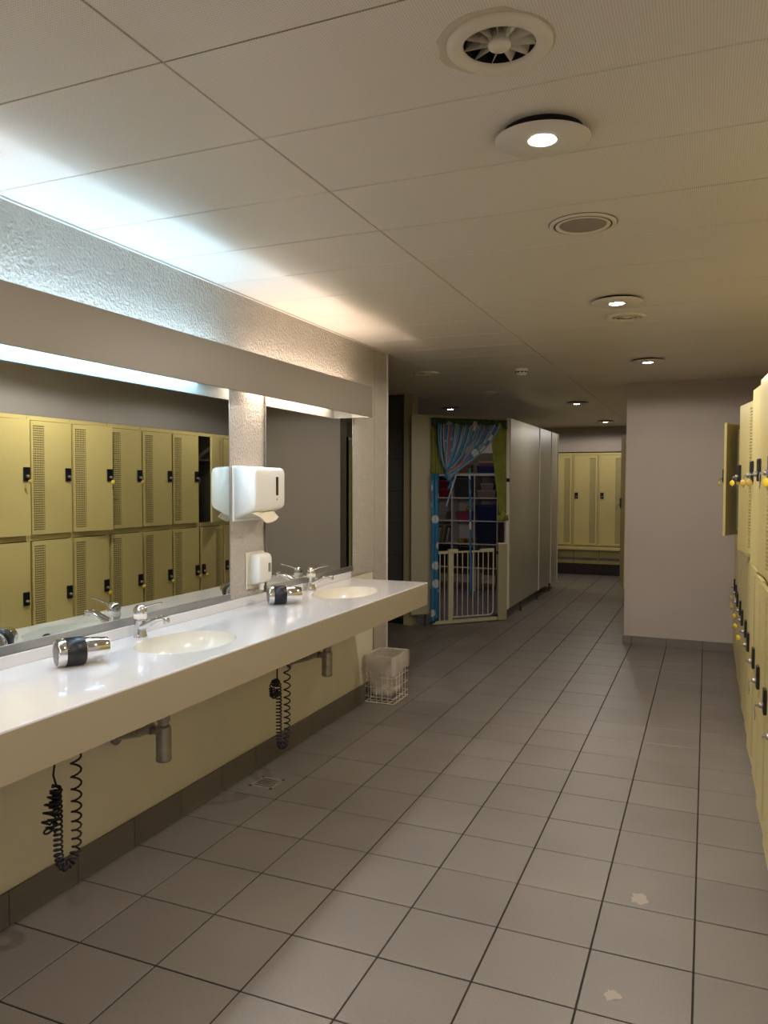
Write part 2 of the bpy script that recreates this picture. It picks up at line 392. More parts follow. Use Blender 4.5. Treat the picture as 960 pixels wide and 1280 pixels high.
swirl_vent(*vents[0][:2], 'large round swirl vent nearest the camera with rough filler around its rim', True)
swirl_vent(*vents[1][:2], 'round swirl vent close behind the second downlight')
swirl_vent(*vents[2][:2], 'dim round swirl vent in the dark ceiling just past the end of the wash wall')
swirl_vent(*vents[3][:2], 'dim round vent in the ceiling over the play cabin entrance')

def downlight(x, y, label, tilt=0.0, power=1.0):
    t = thing('downlight', label, 'lamp', (x, y, CEIL), 0, 'round downlights in the ceiling')
    pl = MB().lathe([(0.036, -0.012), (0.05, -0.0155), (0.124, -0.0145), (0.126, -0.012), (0.126, -0.0105), (0.036, -0.009)], 48, caps=False).build('plate', M['lamp_white'], t)
    pl.rotation_euler = (0, 0, 0)
    if tilt: pl.rotation_euler = (tilt, tilt*0.5, 0); pl.location = (0, 0, -0.006)
    MB().lathe([(0.108, -0.0102), (0.108, -0.0004)], 32, smooth=False).build('mounting_ring', M['black'], t)
    MB().lathe([(0.037, -0.020), (0.040, -0.0215), (0.050, -0.021), (0.052, -0.018), (0.052, -0.012), (0.037, -0.012)], 32, caps=False).build('bezel', M['lamp_white'], t)
    MB().lathe([(0.001, -0.0192), (0.0375, -0.0188), (0.0375, -0.0132), (0.001, -0.0130)], 24, caps=False).build('led_lens', M['led'], t)
    ld = bpy.data.lights.new('downlight_beam', 'SPOT'); ld.energy = DOWN_POWER*power; ld.color = DOWN_COL
    ld.spot_size = math.radians(176); ld.spot_blend = 0.15; ld.shadow_soft_size = 0.045
    lo = bpy.data.objects.new('downlight_beam', ld); C.objects.link(lo); lo.parent = t; lo.location = (0, 0, -0.075)
    ld = bpy.data.lights.new('downlight_core', 'SPOT'); ld.energy = BEAM_POWER*power; ld.color = DOWN_COL
    ld.spot_size = math.radians(72); ld.spot_blend = 0.85; ld.shadow_soft_size = 0.04
    lo = bpy.data.objects.new('downlight_core', ld); C.objects.link(lo); lo.parent = t; lo.location = (0, 0, -0.03)
    return t
downlight(-0.422, 2.096, 'bright downlight with wide white plate nearest the camera, one edge dropped', 0.045)
downlight(-0.441, 4.117, 'bright downlight second from the camera beside a swirl vent')
downlight(-0.429, 6.182, 'downlight closest in front of the white partition wall', power=0.35)
downlight(-0.43, 0.06, 'downlight in the ceiling over the near end of the locker aisle')
downlight(-0.43, -1.98, 'unseen downlight added in the aisle behind the viewpoint for general light')  # unseen lamp added behind the viewpoint to raise the general light
downlight(-0.43, -4.02, 'unseen downlight added at the rear end of the aisle for general light')  # another unseen lamp, added farther back to brighten the room
downlight(-1.402, 9.076, 'distant downlight in the passage beside the cabin wall', power=0.18)
downlight(-1.409, 11.867, 'farthest downlight right in front of the yellow lockers with a bench', power=0.5)
downlight(-2.959, 9.172, 'downlight over the play cabin, above its entrance header', power=0.12)
downlight(-2.98, 12.098, 'downlight seen through the top corner of the play cabin doorway', power=0.12)

t = thing('ceiling_speaker', 'round flush ceiling speaker with grey grille between the first two downlights', 'speaker', (-0.43, 2.876, CEIL))
MB().lathe([(0.082, -0.004), (0.088, -0.009), (0.096, -0.009), (0.098, -0.006), (0.104, -0.006), (0.110, -0.009), (0.118, -0.006), (0.119, -0.0005)], 48, caps=False).build('frame', M['diffuser'], t)
MB().lathe([(0.1185, -0.0012), (0.1215, -0.0012), (0.1215, -0.0003)], 48, caps=False).lathe([(0.0975, -0.0068), (0.1035, -0.0068)], 48, caps=False).build('shadow_gap', M['dark_steel'], t)
MB().lathe([(0.001, -0.0055), (0.07, -0.0055), (0.083, -0.0045), (0.083, -0.0006)], 40, caps=False).build('grille', M['speaker'], t)
t = thing('smoke_detector', 'white smoke detector on the ceiling beyond the wash wall', 'smoke detector', (-1.415, 6.268, CEIL))
MB().lathe([(0.058, -0.0005), (0.058, -0.014), (0.052, -0.020)], 32).build('base', M['white_plastic'], t)
MB().lathe([(0.050, -0.020), (0.050, -0.036), (0.040, -0.052), (0.02, -0.058), (0.001, -0.059)], 32).build('head', M['white_plastic'], t)
mb = MB()
for k in range(10):
    a = 2*PI*k/10; mb.box(-0.010, 0.010, -0.0015, 0.0015, -0.033, -0.025, TM((0.0505*math.cos(a), 0.0505*math.sin(a), 0), rz=a+PI/2))
mb.build('slots', M['black'], t)

# ------------------------------------------------------------------ wash wall: counter, basins, mirrors
CZ = 0.88; CX = -1.61; CY0 = -0.9; CY1 = 4.545
SINKS = [(-1.867, 2.4556, 0.172, 0.2276), (-1.885, 3.936, 0.172, 0.26), (-1.867, 0.975, 0.172, 0.2276)]
ct = thing('washstand_counter', 'long white counter with three oval basins along the left wall', 'counter', ((CX+X_WALL)/2, (CY0+CY1)/2, CZ-0.14))
ox, oy, oz = ct.location
def ellipse_quad(sx, sy, ax, ay, x0, x1, y0, y1, z, n=48):
    """flat cell of the worktop with an elliptic hole: returns vertices and faces"""
    v = []; f = []
    for k in range(n):
        a = 2*PI*k/n; c, s = math.cos(a), math.sin(a)
        ex, ey = sx+ax*c, sy+ay*s
        tt = min(((x1-sx)/c if c > 1e-9 else (x0-sx)/c if c < -1e-9 else 1e9), ((y1-sy)/s if s > 1e-9 else (y0-sy)/s if s < -1e-9 else 1e9))
        v += [(ex, ey, z), (sx+tt*c, sy+tt*s, z)]
    for k in range(n):
        j = (k+1) % n; f.append((2*k, 2*k+1, 2*j+1, 2*j))
    for cx_, cy_ in ((x0, y0), (x0, y1), (x1, y0), (x1, y1)):   # close the corners
        a0 = math.atan2(cy_-sy, cx_-sx) % (2*PI); k = int(a0/(2*PI/n)); j = (k+1) % n
        v.append((cx_, cy_, z)); f.append((2*k+1, len(v)-1, 2*j+1))
    return v, f
L0 = lambda vs_: [(a-ox, b-oy, c-oz) for a, b, c in vs_]
top = MB(); r = 0.004; xb = X_WALL+0.010; xf = CX-r; ys = CY0
cuts = sorted((s[1]-0.32, s[1]+0.32, s) for s in SINKS)
for a, b, s in cuts:
    if a > ys: top.add(L0([(xb, ys, CZ), (xf, ys, CZ), (xf, a, CZ), (xb, a, CZ)]), [(0,1,2,3)])
    v, f = ellipse_quad(s[0], s[1], s[2], s[3], xb, xf, a, b, CZ); top.add(L0(v), f); ys = b
top.add(L0([(xb, ys, CZ), (xf, ys, CZ), (xf, CY1-r, CZ), (xb, CY1-r, CZ)]), [(0,1,2,3)])
prof = [(xf, CZ), (xf+r*0.6, CZ-r*0.2), (CX, CZ-r), (CX, CZ-0.007)]
for (xa, za), (xc, zc) in zip(prof, prof[1:]):
    d0 = xa-xf; d1 = xc-xf
    top.add(L0([(xa, CY0, za), (xc, CY0, zc), (xc, CY1-r+d1, zc), (xa, CY1-r+d0, za)]), [(0,1,2,3)], True)
    top.add(L0([(xb, CY1-r+d0, za), (xa, CY1-r+d0, za), (xc, CY1-r+d1, zc), (xb, CY1-r+d1, zc)]), [(0,1,2,3)], True)
top.build('countertop', M['countertop'], ct)
# under edge of the worktop: front and end boards
ap = MB(); ap.box(CX-0.02-ox, CX-0.0002-ox, CY0-oy, CY1-0.0002-oy, CZ-0.14-oz, CZ-0.006-oz)
ap.box(xb-ox, CX-0.02-ox, CY1-0.02-oy, CY1-0.0002-oy, CZ-0.14-oz, CZ-0.006-oz)
ap.build('front_apron', M['apron'], ct)
bs = MB(); bs.cbox(xb-ox, xb+0.014-ox, CY0-oy, CY1-oy, CZ-oz, CZ+0.043-oz, 0.002); bs.build('upstand', M['countertop'], ct)
for i, s in enumerate(SINKS):
    v = []; f = []; n = 48; K = 9
    for k in range(K+1):
        u = k/K; sc = math.cos(u*PI/2)**0.55 if u < 1 else 0.08; dz = -0.12*math.sin(u*PI/2)**1.2
        sc = max(sc, 0.09)
        for q in range(n):
            a = 2*PI*q/n; v.append((s[2]*sc*math.cos(a), s[3]*sc*math.sin(a), dz))
    for k in range(K):
        for q in range(n):
            j = (q+1) % n; f.append((k*n+q, (k+1)*n+q, (k+1)*n+j, k*n+j))
    b = MB(); b.add(v, f, True)
    bo = b.build('basin', M['basin'], ct, (s[0]-ox, s[1]-oy, CZ-oz))
    MB().lathe([(0.001, -0.1175), (0.018, -0.1185), (0.023, -0.1195), (0.023, -0.124)], 20, caps=False).build('drain_plug', M['chrome'], bo)
    MB().lathe([(0.0, 0.002), (0.009, 0.001), (0.009, -0.003)], 12, caps=False, M=TM((s[2]*0.93, 0.0, -0.035), ry=-PI/2), sy=2.4).build('overflow', M['dark_steel'], bo)

# faucets
def faucet(x, y, label, yawd=0):
    t = thing('faucet', label, 'faucet', (x, y, CZ), math.radians(yawd), 'single-lever faucets on the counter')
    MB().lathe([(0.0275, 0.0), (0.0285, 0.003), (0.0265, 0.010), (0.0235, 0.03), (0.0232, 0.070), (0.025, 0.078), (0.001, 0.078)], 32).build('body', M['chrome'], t)
    MB().lathe([(0.0255, 0.0785), (0.0262, 0.0795), (0.0262, 0.097), (0.0255, 0.098), (0.001, 0.098)], 32).build('collar', M['white_plastic'], t)
    MB().lathe([(0.0262, 0.0985), (0.0272, 0.103), (0.0265, 0.117), (0.020, 0.128), (0.011, 0.133), (0.001, 0.134)], 32).build('cap', M['chrome'], t)
    pts = [(0.008, 0, 0.045), (0.03, 0, 0.052), (0.06, 0, 0.068), (0.09, 0, 0.082), (0.118, 0, 0.088), (0.132, 0, 0.086)]
    sp = MB().tube(pts, [0.021, 0.019, 0.0165, 0.0145, 0.013, 0.0125], 14, squash=0.85); spo = sp.build('spout', M['chrome'], t)
    MB().lathe([(0.0095, -0.026), (0.0128, -0.024), (0.0132, -0.004), (0.011, 0.0), (0.001, 0.001)], 20, M=TM((0.132, 0, 0.092), ry=-0.25)).build('aerator', M['chrome'], spo)
    MB().tube([(0.012, 0, 0.120), (0.04, 0, 0.131), (0.08, 0, 0.142), (0.112, 0, 0.149)], [0.009, 0.0062, 0.0048, 0.0055], 10, squash=0.6).build('lever', M['chrome'], t)
    return t
faucet(-2.085, 2.445, 'chrome lever faucet beside the basin nearer the camera', -3)
faucet(-2.105, 3.924, 'chrome lever faucet at the far basin, behind the second hair dryer', -3)
faucet(-2.085, 0.965, 'chrome lever faucet at the near end of the counter, outside the mirror view', 0)

# hair dryers (cordless-looking barrels; their spiral cords pass under the counter)
def dryer(x, y, ang, label):
    t = thing('hair_dryer', label, 'hair dryer', (x, y, CZ), ang, 'hair dryers lying on the counter')
    R = 0.043
    A = TM((-0.094, 0, R*1.11+0.001), ry=PI/2) @ Matrix.Scale(1.1, 4)
    MB().lathe([(0.001, 0.003), (0.030, 0.001), (0.037, 0.004), (0.038, 0.010)], 32, M=A, caps=False).build('intake_grille', M['mesh_grille'], t)
    MB().lathe([(0.037, 0.0045), (0.040, 0.001), (0.0425, 0.005), (R, 0.030), (0.040, 0.033), (0.036, 0.036)], 36, M=A, caps=False).build('rear_ring', M['chrome'], t)
    MB().lathe([(0.040, 0.026), (0.0436, 0.027), (0.0436, 0.082), (0.040, 0.085)], 36, M=A).build('grip_band', M['black_plastic'], t)
    MB().lathe([(0.0395, 0.084), (0.0405, 0.086), (0.033, 0.156), (0.0315, 0.157), (0.0305, 0.150), (0.030, 0.125), (0.001, 0.124)], 36, M=A, caps=False).build('nozzle', M['chrome'], t)
    return t
def grille_mat():
    m = mat('dryer_mesh', '#7f7c78', 0.35, metal=0.8); nt = m.node_tree; N = nt.nodes; L = nt.links; b = N['Principled BSDF']
    tc = N.new('ShaderNodeTexCoord'); v = N.new('ShaderNodeTexVoronoi'); v.inputs['Scale'].default_value = 260; L.new(tc.outputs['Object'], v.inputs['Vector'])
    r_ = N.new('ShaderNodeValToRGB'); r_.color_ramp.elements[0].position = 0.25; r_.color_ramp.elements[1].position = 0.45
    r_.color_ramp.elements[0].color = (0.02, 0.02, 0.02, 1); r_.color_ramp.elements[1].color = lin('#9b9792'); L.new(v.outputs['Distance'], r_.inputs[0]); L.new(r_.outputs[0], b.inputs['Base Color'])
    return m
M['mesh_grille'] = grille_mat()
dryer(-1.955, 2.010, math.radians(59), 'chrome and black hair dryer lying nearer the camera, left of the first faucet')
dryer(-1.985, 3.428, math.radians(40), 'chrome and black hair dryer lying left of the far basin, below the soap dispenser')

# bottle traps under the basins
def trap(x, y, label):
    t = thing('bottle_trap', label, 'drain pipe', (x, y, 0.455), 0, 'bottle traps under the basins')
    MB().lathe([(0.024, 0.0), (0.029, 0.003), (0.030, 0.012), (0.0285, 0.016), (0.0285, 0.125), (0.022, 0.138), (0.001, 0.138)], 28).build('trap_cup', M['steel'], t)
    MB().lathe([(0.019, 0.13), (0.021, 0.135), (0.021, 0.160), (0.0165, 0.162), (0.0165, 0.315)], 24).build('tailpiece', M['steel'], t)
    n = MB().lathe([(0.023, 0.150), (0.0245, 0.153), (0.0245, 0.175), (0.022, 0.178)], 20).build('slip_nut', M['steel'], t)
    MB().tube([(-0.020, 0, 0.112), (-0.075, 0.012, 0.108), (-0.15, 0.040, 0.075), (X_WALL-x+0.01, 0.075, 0.035)], 0.0165, 16).build('outlet_pipe', M['steel'], t)
    MB().lathe([(0.021, 0.0), (0.0225, 0.003), (0.0225, 0.020), (0.020, 0.023)], 18, M=TM((-0.052, 0, 0.1155), ry=-PI/2)).build('pipe_nut', M['steel'], t)
    MB().lathe([(0.021, 0.0), (0.034, 0.001), (0.036, 0.006), (0.018, 0.012)], 24, M=TM((X_WALL-x+0.0005, 0.077, 0.033), ry=PI/2)).build('wall_flange', M['steel'], t)
    return t
trap(-1.867, 2.312, 'grey metal bottle trap hanging under the nearer basin')
trap(-1.885, 3.695, 'grey metal bottle trap hanging under the far basin')

# spiral cords
def coil_path(ctrl, turns_per_m, rad):
    """helix of varying pitch around a polyline; ctrl = [(point, turns density, radius)]"""
    pts = []; ph = 0.0
    for (a, da, ra), (b, db, rb) in zip(ctrl, ctrl[1:]):
        a = Vector(a); b = Vector(b); Ln = (b-a).length; n = max(4, int(Ln*(da+db)/2*10))
        t = (b-a).normalized(); e1 = t.cross(Vector((0.6, 0.8, 0.02))).normalized() if abs(t.dot(Vector((0.6, 0.8, 0)))) < 0.95 else t.cross(Vector((0,0,1))).normalized()
        e2 = t.cross(e1)
        for k in range(n):
            u = k/n; d = da+(db-da)*u; rr = ra+(rb-ra)*u; ph += 2*PI*d*Ln/n
            pts.append(a.lerp(b, u) + e1*math.cos(ph)*rr + e2*math.sin(ph)*rr)
    return pts
def cord(x, y, label, s=1.0, var=0):
    t = thing('spiral_cord', label, 'cord', (x, y, 0.74), 0, 'spiral dryer cords under the counter')
    wr = 0.0034
    # plain lead down from the counter, clump, tight coil down, bend, loose coil up
    a = (0.0, -0.045, 0.0)
    lead = [(0.0, -0.045, 0.134), (0.0, -0.045, 0.0), (0.0, -0.046, -0.07), (-0.004, -0.047, -0.11), (0.0, -0.058, -0.15), (0.0, -0.050, -0.175), (0.0, -0.044, -0.19)]
    MB().tube(lead, wr, 6).build('lead', M['rubber'], t)
    zb = -0.455*s
    r1 = 0.0125
    ctrl = [((0.0, -0.047, -0.185), 70, r1), ((0.0, -0.042, -0.26), 62, r1), ((0.0, -0.042, zb+0.05), 62, r1), ((0.0, -0.034, zb+0.012), 62, r1), ((0.0, -0.012, zb-0.006), 62, r1*1.05), ((0.0, 0.018, zb+0.004), 60, r1*1.05), ((0.0, 0.034, zb+0.04), 40, r1*1.1), ((0.0, 0.036, -0.22), 24, r1*1.25), ((0.0, 0.034, 0.0), 19, r1*1.35), ((0.0, 0.034, 0.12), 19, r1*1.35)]
    MB().tube(coil_path(ctrl, 60, r1), wr, 6).build('hanging_coil', M['rubber'], t)
    if var == 0:
        c2 = [((0.005, -0.045, -0.185), 60, r1*1.3), ((0.0, -0.068, -0.24), 45, r1*1.5), ((0.002, -0.085, -0.30), 32, r1*1.5), ((0.0, -0.072, -0.325), 40, r1*1.2), ((0.0, -0.055, -0.27), 50, r1*1.3), ((0.0, -0.05, -0.20), 80, r1*1.2)]
    else:
        c2 = [((0.0, -0.05, -0.185), 85, r1), ((0.0, -0.078, -0.170), 85, r1), ((0.0, -0.105, -0.195), 85, r1), ((0.0, -0.098, -0.235), 85, r1), ((0.0, -0.068, -0.24), 85, r1), ((0.0, -0.044, -0.225), 85, r1)]
    MB().tube(coil_path(c2, 60, r1), wr, 6).build('tangled_coil', M['rubber'], t)
    return t
cord(-1.86, 1.835, 'black spiral cord with a tangled bunch, hanging nearest the camera', 1.0, 0)
cord(-1.86, 3.185, 'black spiral cord knotted in a small loop, hanging near the far trap', 1.1, 1)

# mirrors
def mirror(y0, y1, label, rz=0.0):
    t = thing('wall_mirror', label, 'mirror', (X_WALL+0.008+(y1-y0)/2*abs(rz), (y0+y1)/2, 0.925), rz, 'mirrors on the wash wall')
    h = (y1-y0)/2
    MB().box(0.0006, 0.005, -h, h, 0.03, 1.055).build('glass', M['mirror'], t)
    MB().cbox(0.0006, 0.010, -h, h, 0.0, 0.032, 0.001).build('bottom_rail', M['alu'], t)
    mb = MB(); mb.box(0.0006, 0.0065, -h-0.003, -h, 0.0, 1.055); mb.box(0.0006, 0.0065, h, h+0.003, 0.0, 1.055); mb.build('side_edge', M['alu'], t)
    return t
mirror(0.45, 3.172, 'wide mirror nearer the camera reflecting the yellow lockers', 0.0008)
mirror(3.497, 4.588, 'narrower mirror behind the far basin reflecting the plain partition', 0.0085)

# light pelmet above the mirrors, with fluorescent battens behind
FX = -2.010; FZ0 = 1.928; FZ1 = 2.124; FY1 = 4.59
t = thing('light_pelmet', 'long beige pelmet board hiding the tube lights above the mirrors', 'pelmet', (FX, (CY0+FY1)/2, FZ0))
hh = (FY1-CY0)/2
MB().cbox(-0.010, 0, -hh, hh, 0, FZ1-FZ0, 0.001).build('front_board', M['fascia'], t)
MB().box(-0.012, -0.0102, -hh, hh-0.02, 0.001, FZ1-FZ0-0.001).build('inner_lining', M['fascia_in'], t)
MB().box(X_WALL+0.014-FX, -0.010, hh-0.02, hh, 0, FZ1-FZ0).build('end_board', M['fascia_in'], t)
for yb in (CY0+0.05, 1.55, 3.21):
    MB().box(X_WALL+0.009-FX, -0.0125, yb-(CY0+FY1)/2-0.004, yb-(CY0+FY1)/2+0.004, 0.150, 0.165).build('bracket', M['fascia_in'], t)
def batten(y0, y1, m, label):
    t = thing('tube_light', label, 'lamp', (X_WALL+0.012, (y0+y1)/2, 2.0), 0, 'tube lights behind the pelmet'); h = (y1-y0)/2
    MB().cbox(-0.003, 0.014, -h, h, -0.012, 0.045, 0.002).build('housing', M['white_plastic'], t)
    MB().tube([(0.035, -h+0.03, 0.001), (0.035, h-0.03, 0.001)], 0.012, 12).build('tube', m, t)
    MB().tube([(0.108, -h+0.03, 0.030), (0.108, h-0.03, 0.030)], 0.011, 12).build('tube', M[m.name+'_low'], t)
    for s in (-1, 1): MB().box(0.0142, 0.122, s*(h-0.03)-0.012 if s < 0 else s*(h-0.03)+0.001, s*(h-0.03)-0.001 if s < 0 else s*(h-0.03)+0.012, -0.011, 0.043).build('end_socket', M['white_plastic'], t)
batten(0.05, 1.50, M['tube_warm'], 'warm tube light behind the pelmet at its near end')
batten(1.60, 3.12, M['tube_cool'], 'cool bluish tube light behind the pelmet over the wide mirror')
batten(3.30, 4.52, M['tube_warm'], 'warm tube light behind the pelmet over the far mirror')

# paper towel dispenser
def rounded_prism(outline, y0, y1, rad=0.012):
    """outline in (x,z); extruded along y with bevelled side edges"""
    mb = MB(); n = len(outline); cx = sum(p[0] for p in outline)/n; cz = sum(p[1] for p in outline)/n
    def ring(sc, y): return [(cx+(p[0]-cx)*(1-sc) if p[0] > min(q[0] for q in outline)+1e-4 else p[0], y, cz+(p[1]-cz)*(1-sc)) for p in outline]
    rr = [ring(0.10, y0), ring(0.03, y0+rad*0.3), ring(0, y0+rad), ring(0, y1-rad), ring(0.03, y1-rad*0.3), ring(0.10, y1)]
    v = [p for r in rr for p in r]; f = [tuple(range(n)), tuple(range(5*n, 6*n))[::-1]]
    for k in range(5):
        for i in range(n):
            j = (i+1) % n; f.append((k*n+i, (k+1)*n+i, (k+1)*n+j, k*n+j))
    mb.add(v, f, True); return mb
DY = 3.345
t = thing('paper_towel_dispenser', 'white paper towel dispenser on the plaster strip between the mirrors', 'dispenser', (X_WALL+0.0085, DY, 1.31))
out = [(0.012, 0.01), (0.122, 0.062), (0.132, 0.075), (0.134, 0.10), (0.134, 0.245), (0.128, 0.262), (0.112, 0.270), (0.012, 0.272)]
cv = rounded_prism(out, -0.142, 0.142, 0.016).build('cover', M['white_plastic'], t)
MB().cbox(0.0, 0.0115, -0.146, 0.146, 0.0, 0.276, 0.002).build('back_plate', M['white_plastic'], t)
MB().cbox(0.1335, 0.1362, 0.050, 0.072, 0.128, 0.222, 0.001).build('level_window', M['window_dark'], cv)
MB().lathe([(0.006, 0), (0.006, 0.002), (0.001, 0.0025)], 12, M=TM((0.1338, 0.061, 0.108), ry=PI/2)).build('lock', M['steel'], cv)
gr = []
for a in range(9):
    u = a/8; row = []
    for b in range(13):
        w = b/12; yy = -0.115 + 0.235*w; fold = 0.010*math.sin(w*PI*3 + u*2)
        row.append((0.078 + 0.045*u + fold + 0.012*math.sin(w*PI), yy*(1-0.12*u) + 0.015*u, 0.048 + 0.045*max(0, 0.115-abs(yy))*0 - (0.028 + 0.028*math.sin(w*PI*1.0)**2 + 0.012*math.sin(w*7))*u))
    gr.append(row)
MB().sheet(gr, 0.0012).build('paper_towel', M['paper'], t)
# soap dispenser
t = thing('soap_dispenser', 'small white soap dispenser below the paper towel dispenser', 'dispenser', (X_WALL+0.0085, 3.40, 0.975))
out = [(0.008, 0.0), (0.052, 0.012), (0.060, 0.022), (0.064, 0.045), (0.064, 0.140), (0.058, 0.156), (0.044, 0.163), (0.008, 0.165)]
cv = rounded_prism(out, -0.052, 0.070, 0.014).build('cover', M['white_plastic'], t)
MB().cbox(0.0, 0.008, -0.082, 0.088, -0.018, 0.172, 0.003).build('back_plate', M['diffuser'], t)
MB().cbox(0.063, 0.0658, 0.034, 0.056, 0.065, 0.112, 0.001).build('level_window', M['steel'], cv)
MB().lathe([(0.012, 0), (0.013, 0.004), (0.012, 0.022), (0.016, 0.026), (0.016, 0.036)], 20, M=TM((0.036, 0.012, -0.026))).build('pump', M['white_plastic'], t)
MB().lathe([(0.003, 0), (0.003, 0.002), (0.001, 0.0025)], 8, M=TM((0.0078, -0.072, 0.005), ry=PI/2)).build('screw', M['dark_steel'], t)

# small overflow marks / ring on the counter
# waste bin: wire basket with a clear bag
t = thing('wire_waste_bin', 'white wire basket bin with a clear plastic bag at the end of the wash wall', 'bin', (-2.035, 4.905, 0.0))
bx, by, bh = 0.105, 0.135, 0.325
mb = MB(); wr = 0.0017
for z in (0.006, 0.045, 0.11, 0.18, 0.25, bh):
    rr = wr*(1.8 if z in (0.006, bh) else 1)
    c_ = [(-bx, -by, z), (bx, -by, z), (bx, by, z), (-bx, by, z)]
    for a in range(4): mb.tube([c_[a], c_[(a+1) % 4]], rr, 5)
for k in range(6):
    u = -1 + 2*k/5
    for s in (-1, 1):
        mb.tube([(s*bx, u*by, 0.004), (s*bx, u*by, bh)], wr, 5); mb.tube([(u*bx, s*by, 0.004), (u*bx, s*by, bh)], wr, 5)
    mb.tube([(-bx, u*by, 0.006), (bx, u*by, 0.006)], wr, 5); mb.tube([(u*bx, -by, 0.006), (u*bx, by, 0.006)], wr, 5)
mb.build('wire_basket', M['wire_white'], t)
mb = MB(); rows = []
per = 48
for rdx, (sc, z) in enumerate([(1.10, bh-0.115), (1.09, bh-0.06), (1.06, bh+0.004), (1.0, bh+0.006), (0.93, bh-0.02), (0.90, bh-0.12), (0.80, 0.16), (0.74, 0.06), (0.55, 0.03), (0.02, 0.028)]):
    row = []
    for k in range(per+1):
        a = 2*PI*k/per; c, s = math.cos(a), math.sin(a); m_ = max(abs(c), abs(s)); q = sc*(1 + (0.03*math.sin(a*7+rdx) + 0.02*math.sin(a*13+rdx*2))*(0 if rdx in (2, 3) else 1))
        row.append((bx*c/m_*q, by*s/m_*q, z + (0.012*math.sin(a*3+1) if rdx == 0 else 0)))
    rows.append(row)
mb.sheet(rows); mb.build('clear_bag', M['bag'], t)
paper_wad = []
for k in range(6):
    mb = MB(); rr = random.uniform(0.022, 0.034); v = []; f = []; n = 9
    for i in range(6):
        for j in range(n):
            th = PI*(i+0.5)/6; ph = 2*PI*j/n; q = rr*random.uniform(0.65, 1.15); v.append((q*math.sin(th)*math.cos(ph), q*math.sin(th)*math.sin(ph), 0.7*q*math.cos(th)))
    for i in range(5):
        for j in range(n): f.append((i*n+j, i*n+(j+1) % n, (i+1)*n+(j+1) % n, (i+1)*n+j))
    f.append(tuple(range(n))); f.append(tuple(range(5*n, 6*n))[::-1]); mb.add(v, f)
    px, py = [(-0.05, -0.07), (0.03, -0.06), (-0.03, 0.0), (0.05, 0.02), (-0.04, 0.07), (0.05, 0.085)][k]
    o = mb.build('paper_wad', M['paper'], None, (-2.035+px*0.95, 4.905+py*0.95, 0.062)); tag(o, 'crumpled paper towel in the bottom of the wire bin, ' + ['front wall-side corner', 'front aisle-side corner', 'centre, towards the wall', 'centre, towards the aisle', 'rear wall-side corner', 'rear aisle-side corner'][k], 'paper', 'crumpled paper in the bin')

# floor drain in its own tile
dx, dy = TX0 + DRAIN[0]*T, TY0 + DRAIN[1]*T
t = thing('floor_drain', 'slotted floor drain set in the tiles under the counter edge', 'drain', (dx+T/2, dy+T/2, 0.0))
h = T/2-g; a, b = -0.005, 0.068
dfx0, dfx1, dfy0, dfy1 = -0.055, 0.075, -0.06, 0.075
fr = MB(); fr.box(-h, dfx0, -h, h, -0.004, 0); fr.box(dfx1, h, -h, h, -0.004, 0); fr.box(dfx0, dfx1, -h, dfy0, -0.004, 0); fr.box(dfx0, dfx1, dfy1, h, -0.004, 0)
fr.build('cut_tile', M['tile'], t)
MB().box(dfx0, dfx1, dfy0, dfy1, -0.003, -0.0022).build('sump', M['black'], t)
fr = MB(); w = 0.014; fr.box(dfx0, dfx1, dfy0, dfy0+w, -0.003, 0.0006); fr.box(dfx0, dfx1, dfy1-w, dfy1, -0.003, 0.0006); fr.box(dfx0, dfx0+w, dfy0, dfy1, -0.003, 0.0006); fr.box(dfx1-w, dfx1, dfy0, dfy1, -0.003, 0.0006)
fr.build('grate_frame', M['drain'], t)
for k in range(6):
    yy = dfy0+w+0.004+k*(dfy1-dfy0-2*w-0.008)/5
    MB().box(dfx0+w, dfx1-w, yy-0.0045, yy+0.0045, -0.003, 0.0004).build('grate_bar', M['drain'], t)

# ------------------------------------------------------------------ lockers
LW = 0.4055
def perf_mesh(w, hgt, nx, nz, name='perforated_strip'):
    """thin sheet in the y-z plane with real square holes"""
    mb = MB(); cw, ch = w/nx, hgt/nz; v = []; f = []
    for i in range(nx):
        for j in range(nz):
            y0, z0 = i*cw, j*ch; a = len(v); m_, n_ = cw*0.19, ch*0.19
            v += [(0, y0, z0), (0, y0+cw, z0), (0, y0+cw, z0+ch), (0, y0, z0+ch), (0, y0+m_, z0+n_), (0, y0+cw-m_, z0+n_), (0, y0+cw-m_, z0+ch-n_), (0, y0+m_, z0+ch-n_)]
            f += [(a, a+4, a+5, a+1), (a+1, a+5, a+6, a+2), (a+2, a+6, a+7, a+3), (a+3, a+7, a+4, a)]
    mb.add(v, f); return mb.mesh(name, M['yellow'])
def door_mesh(W, H, s0, s1, z0, z1):
    """door leaf hinged at y=0, leaf to y=W, front at x=-0.018, with an opening for the strip"""
    mb = MB(); t_ = 0.018
    mb.box(-t_, -0.001, 0, s0, 0, H); mb.box(-t_, -0.001, s1, W, 0, H); mb.box(-t_, -0.001, s0, s1, 0, z0); mb.box(-t_, -0.001, s0, s1, z1, H)
    return mb.mesh('door', M['yellow'])
def lock_mesh(): return MB().cbox(-0.012, 0, -0.026, 0.026, 0, 0.098, 0.002).mesh('lock', M['black_plastic'])
lock_me = lock_mesh()
knob_me = MB().lathe([(0.011, 0), (0.012, 0.004), (0.0105, 0.013), (0.0085, 0.016), (0.001, 0.0165)], 16, M=TM((-0.012, 0, 0.032), ry=-PI/2)).box(-0.040, -0.024, -0.0012, 0.0012, 0.026, 0.034).mesh('lock_knob', M['steel'])
ring_pts = [(-0.040, 0.011*math.cos(2*PI*k/16), 0.020+0.011*math.sin(2*PI*k/16)) for k in range(17)]
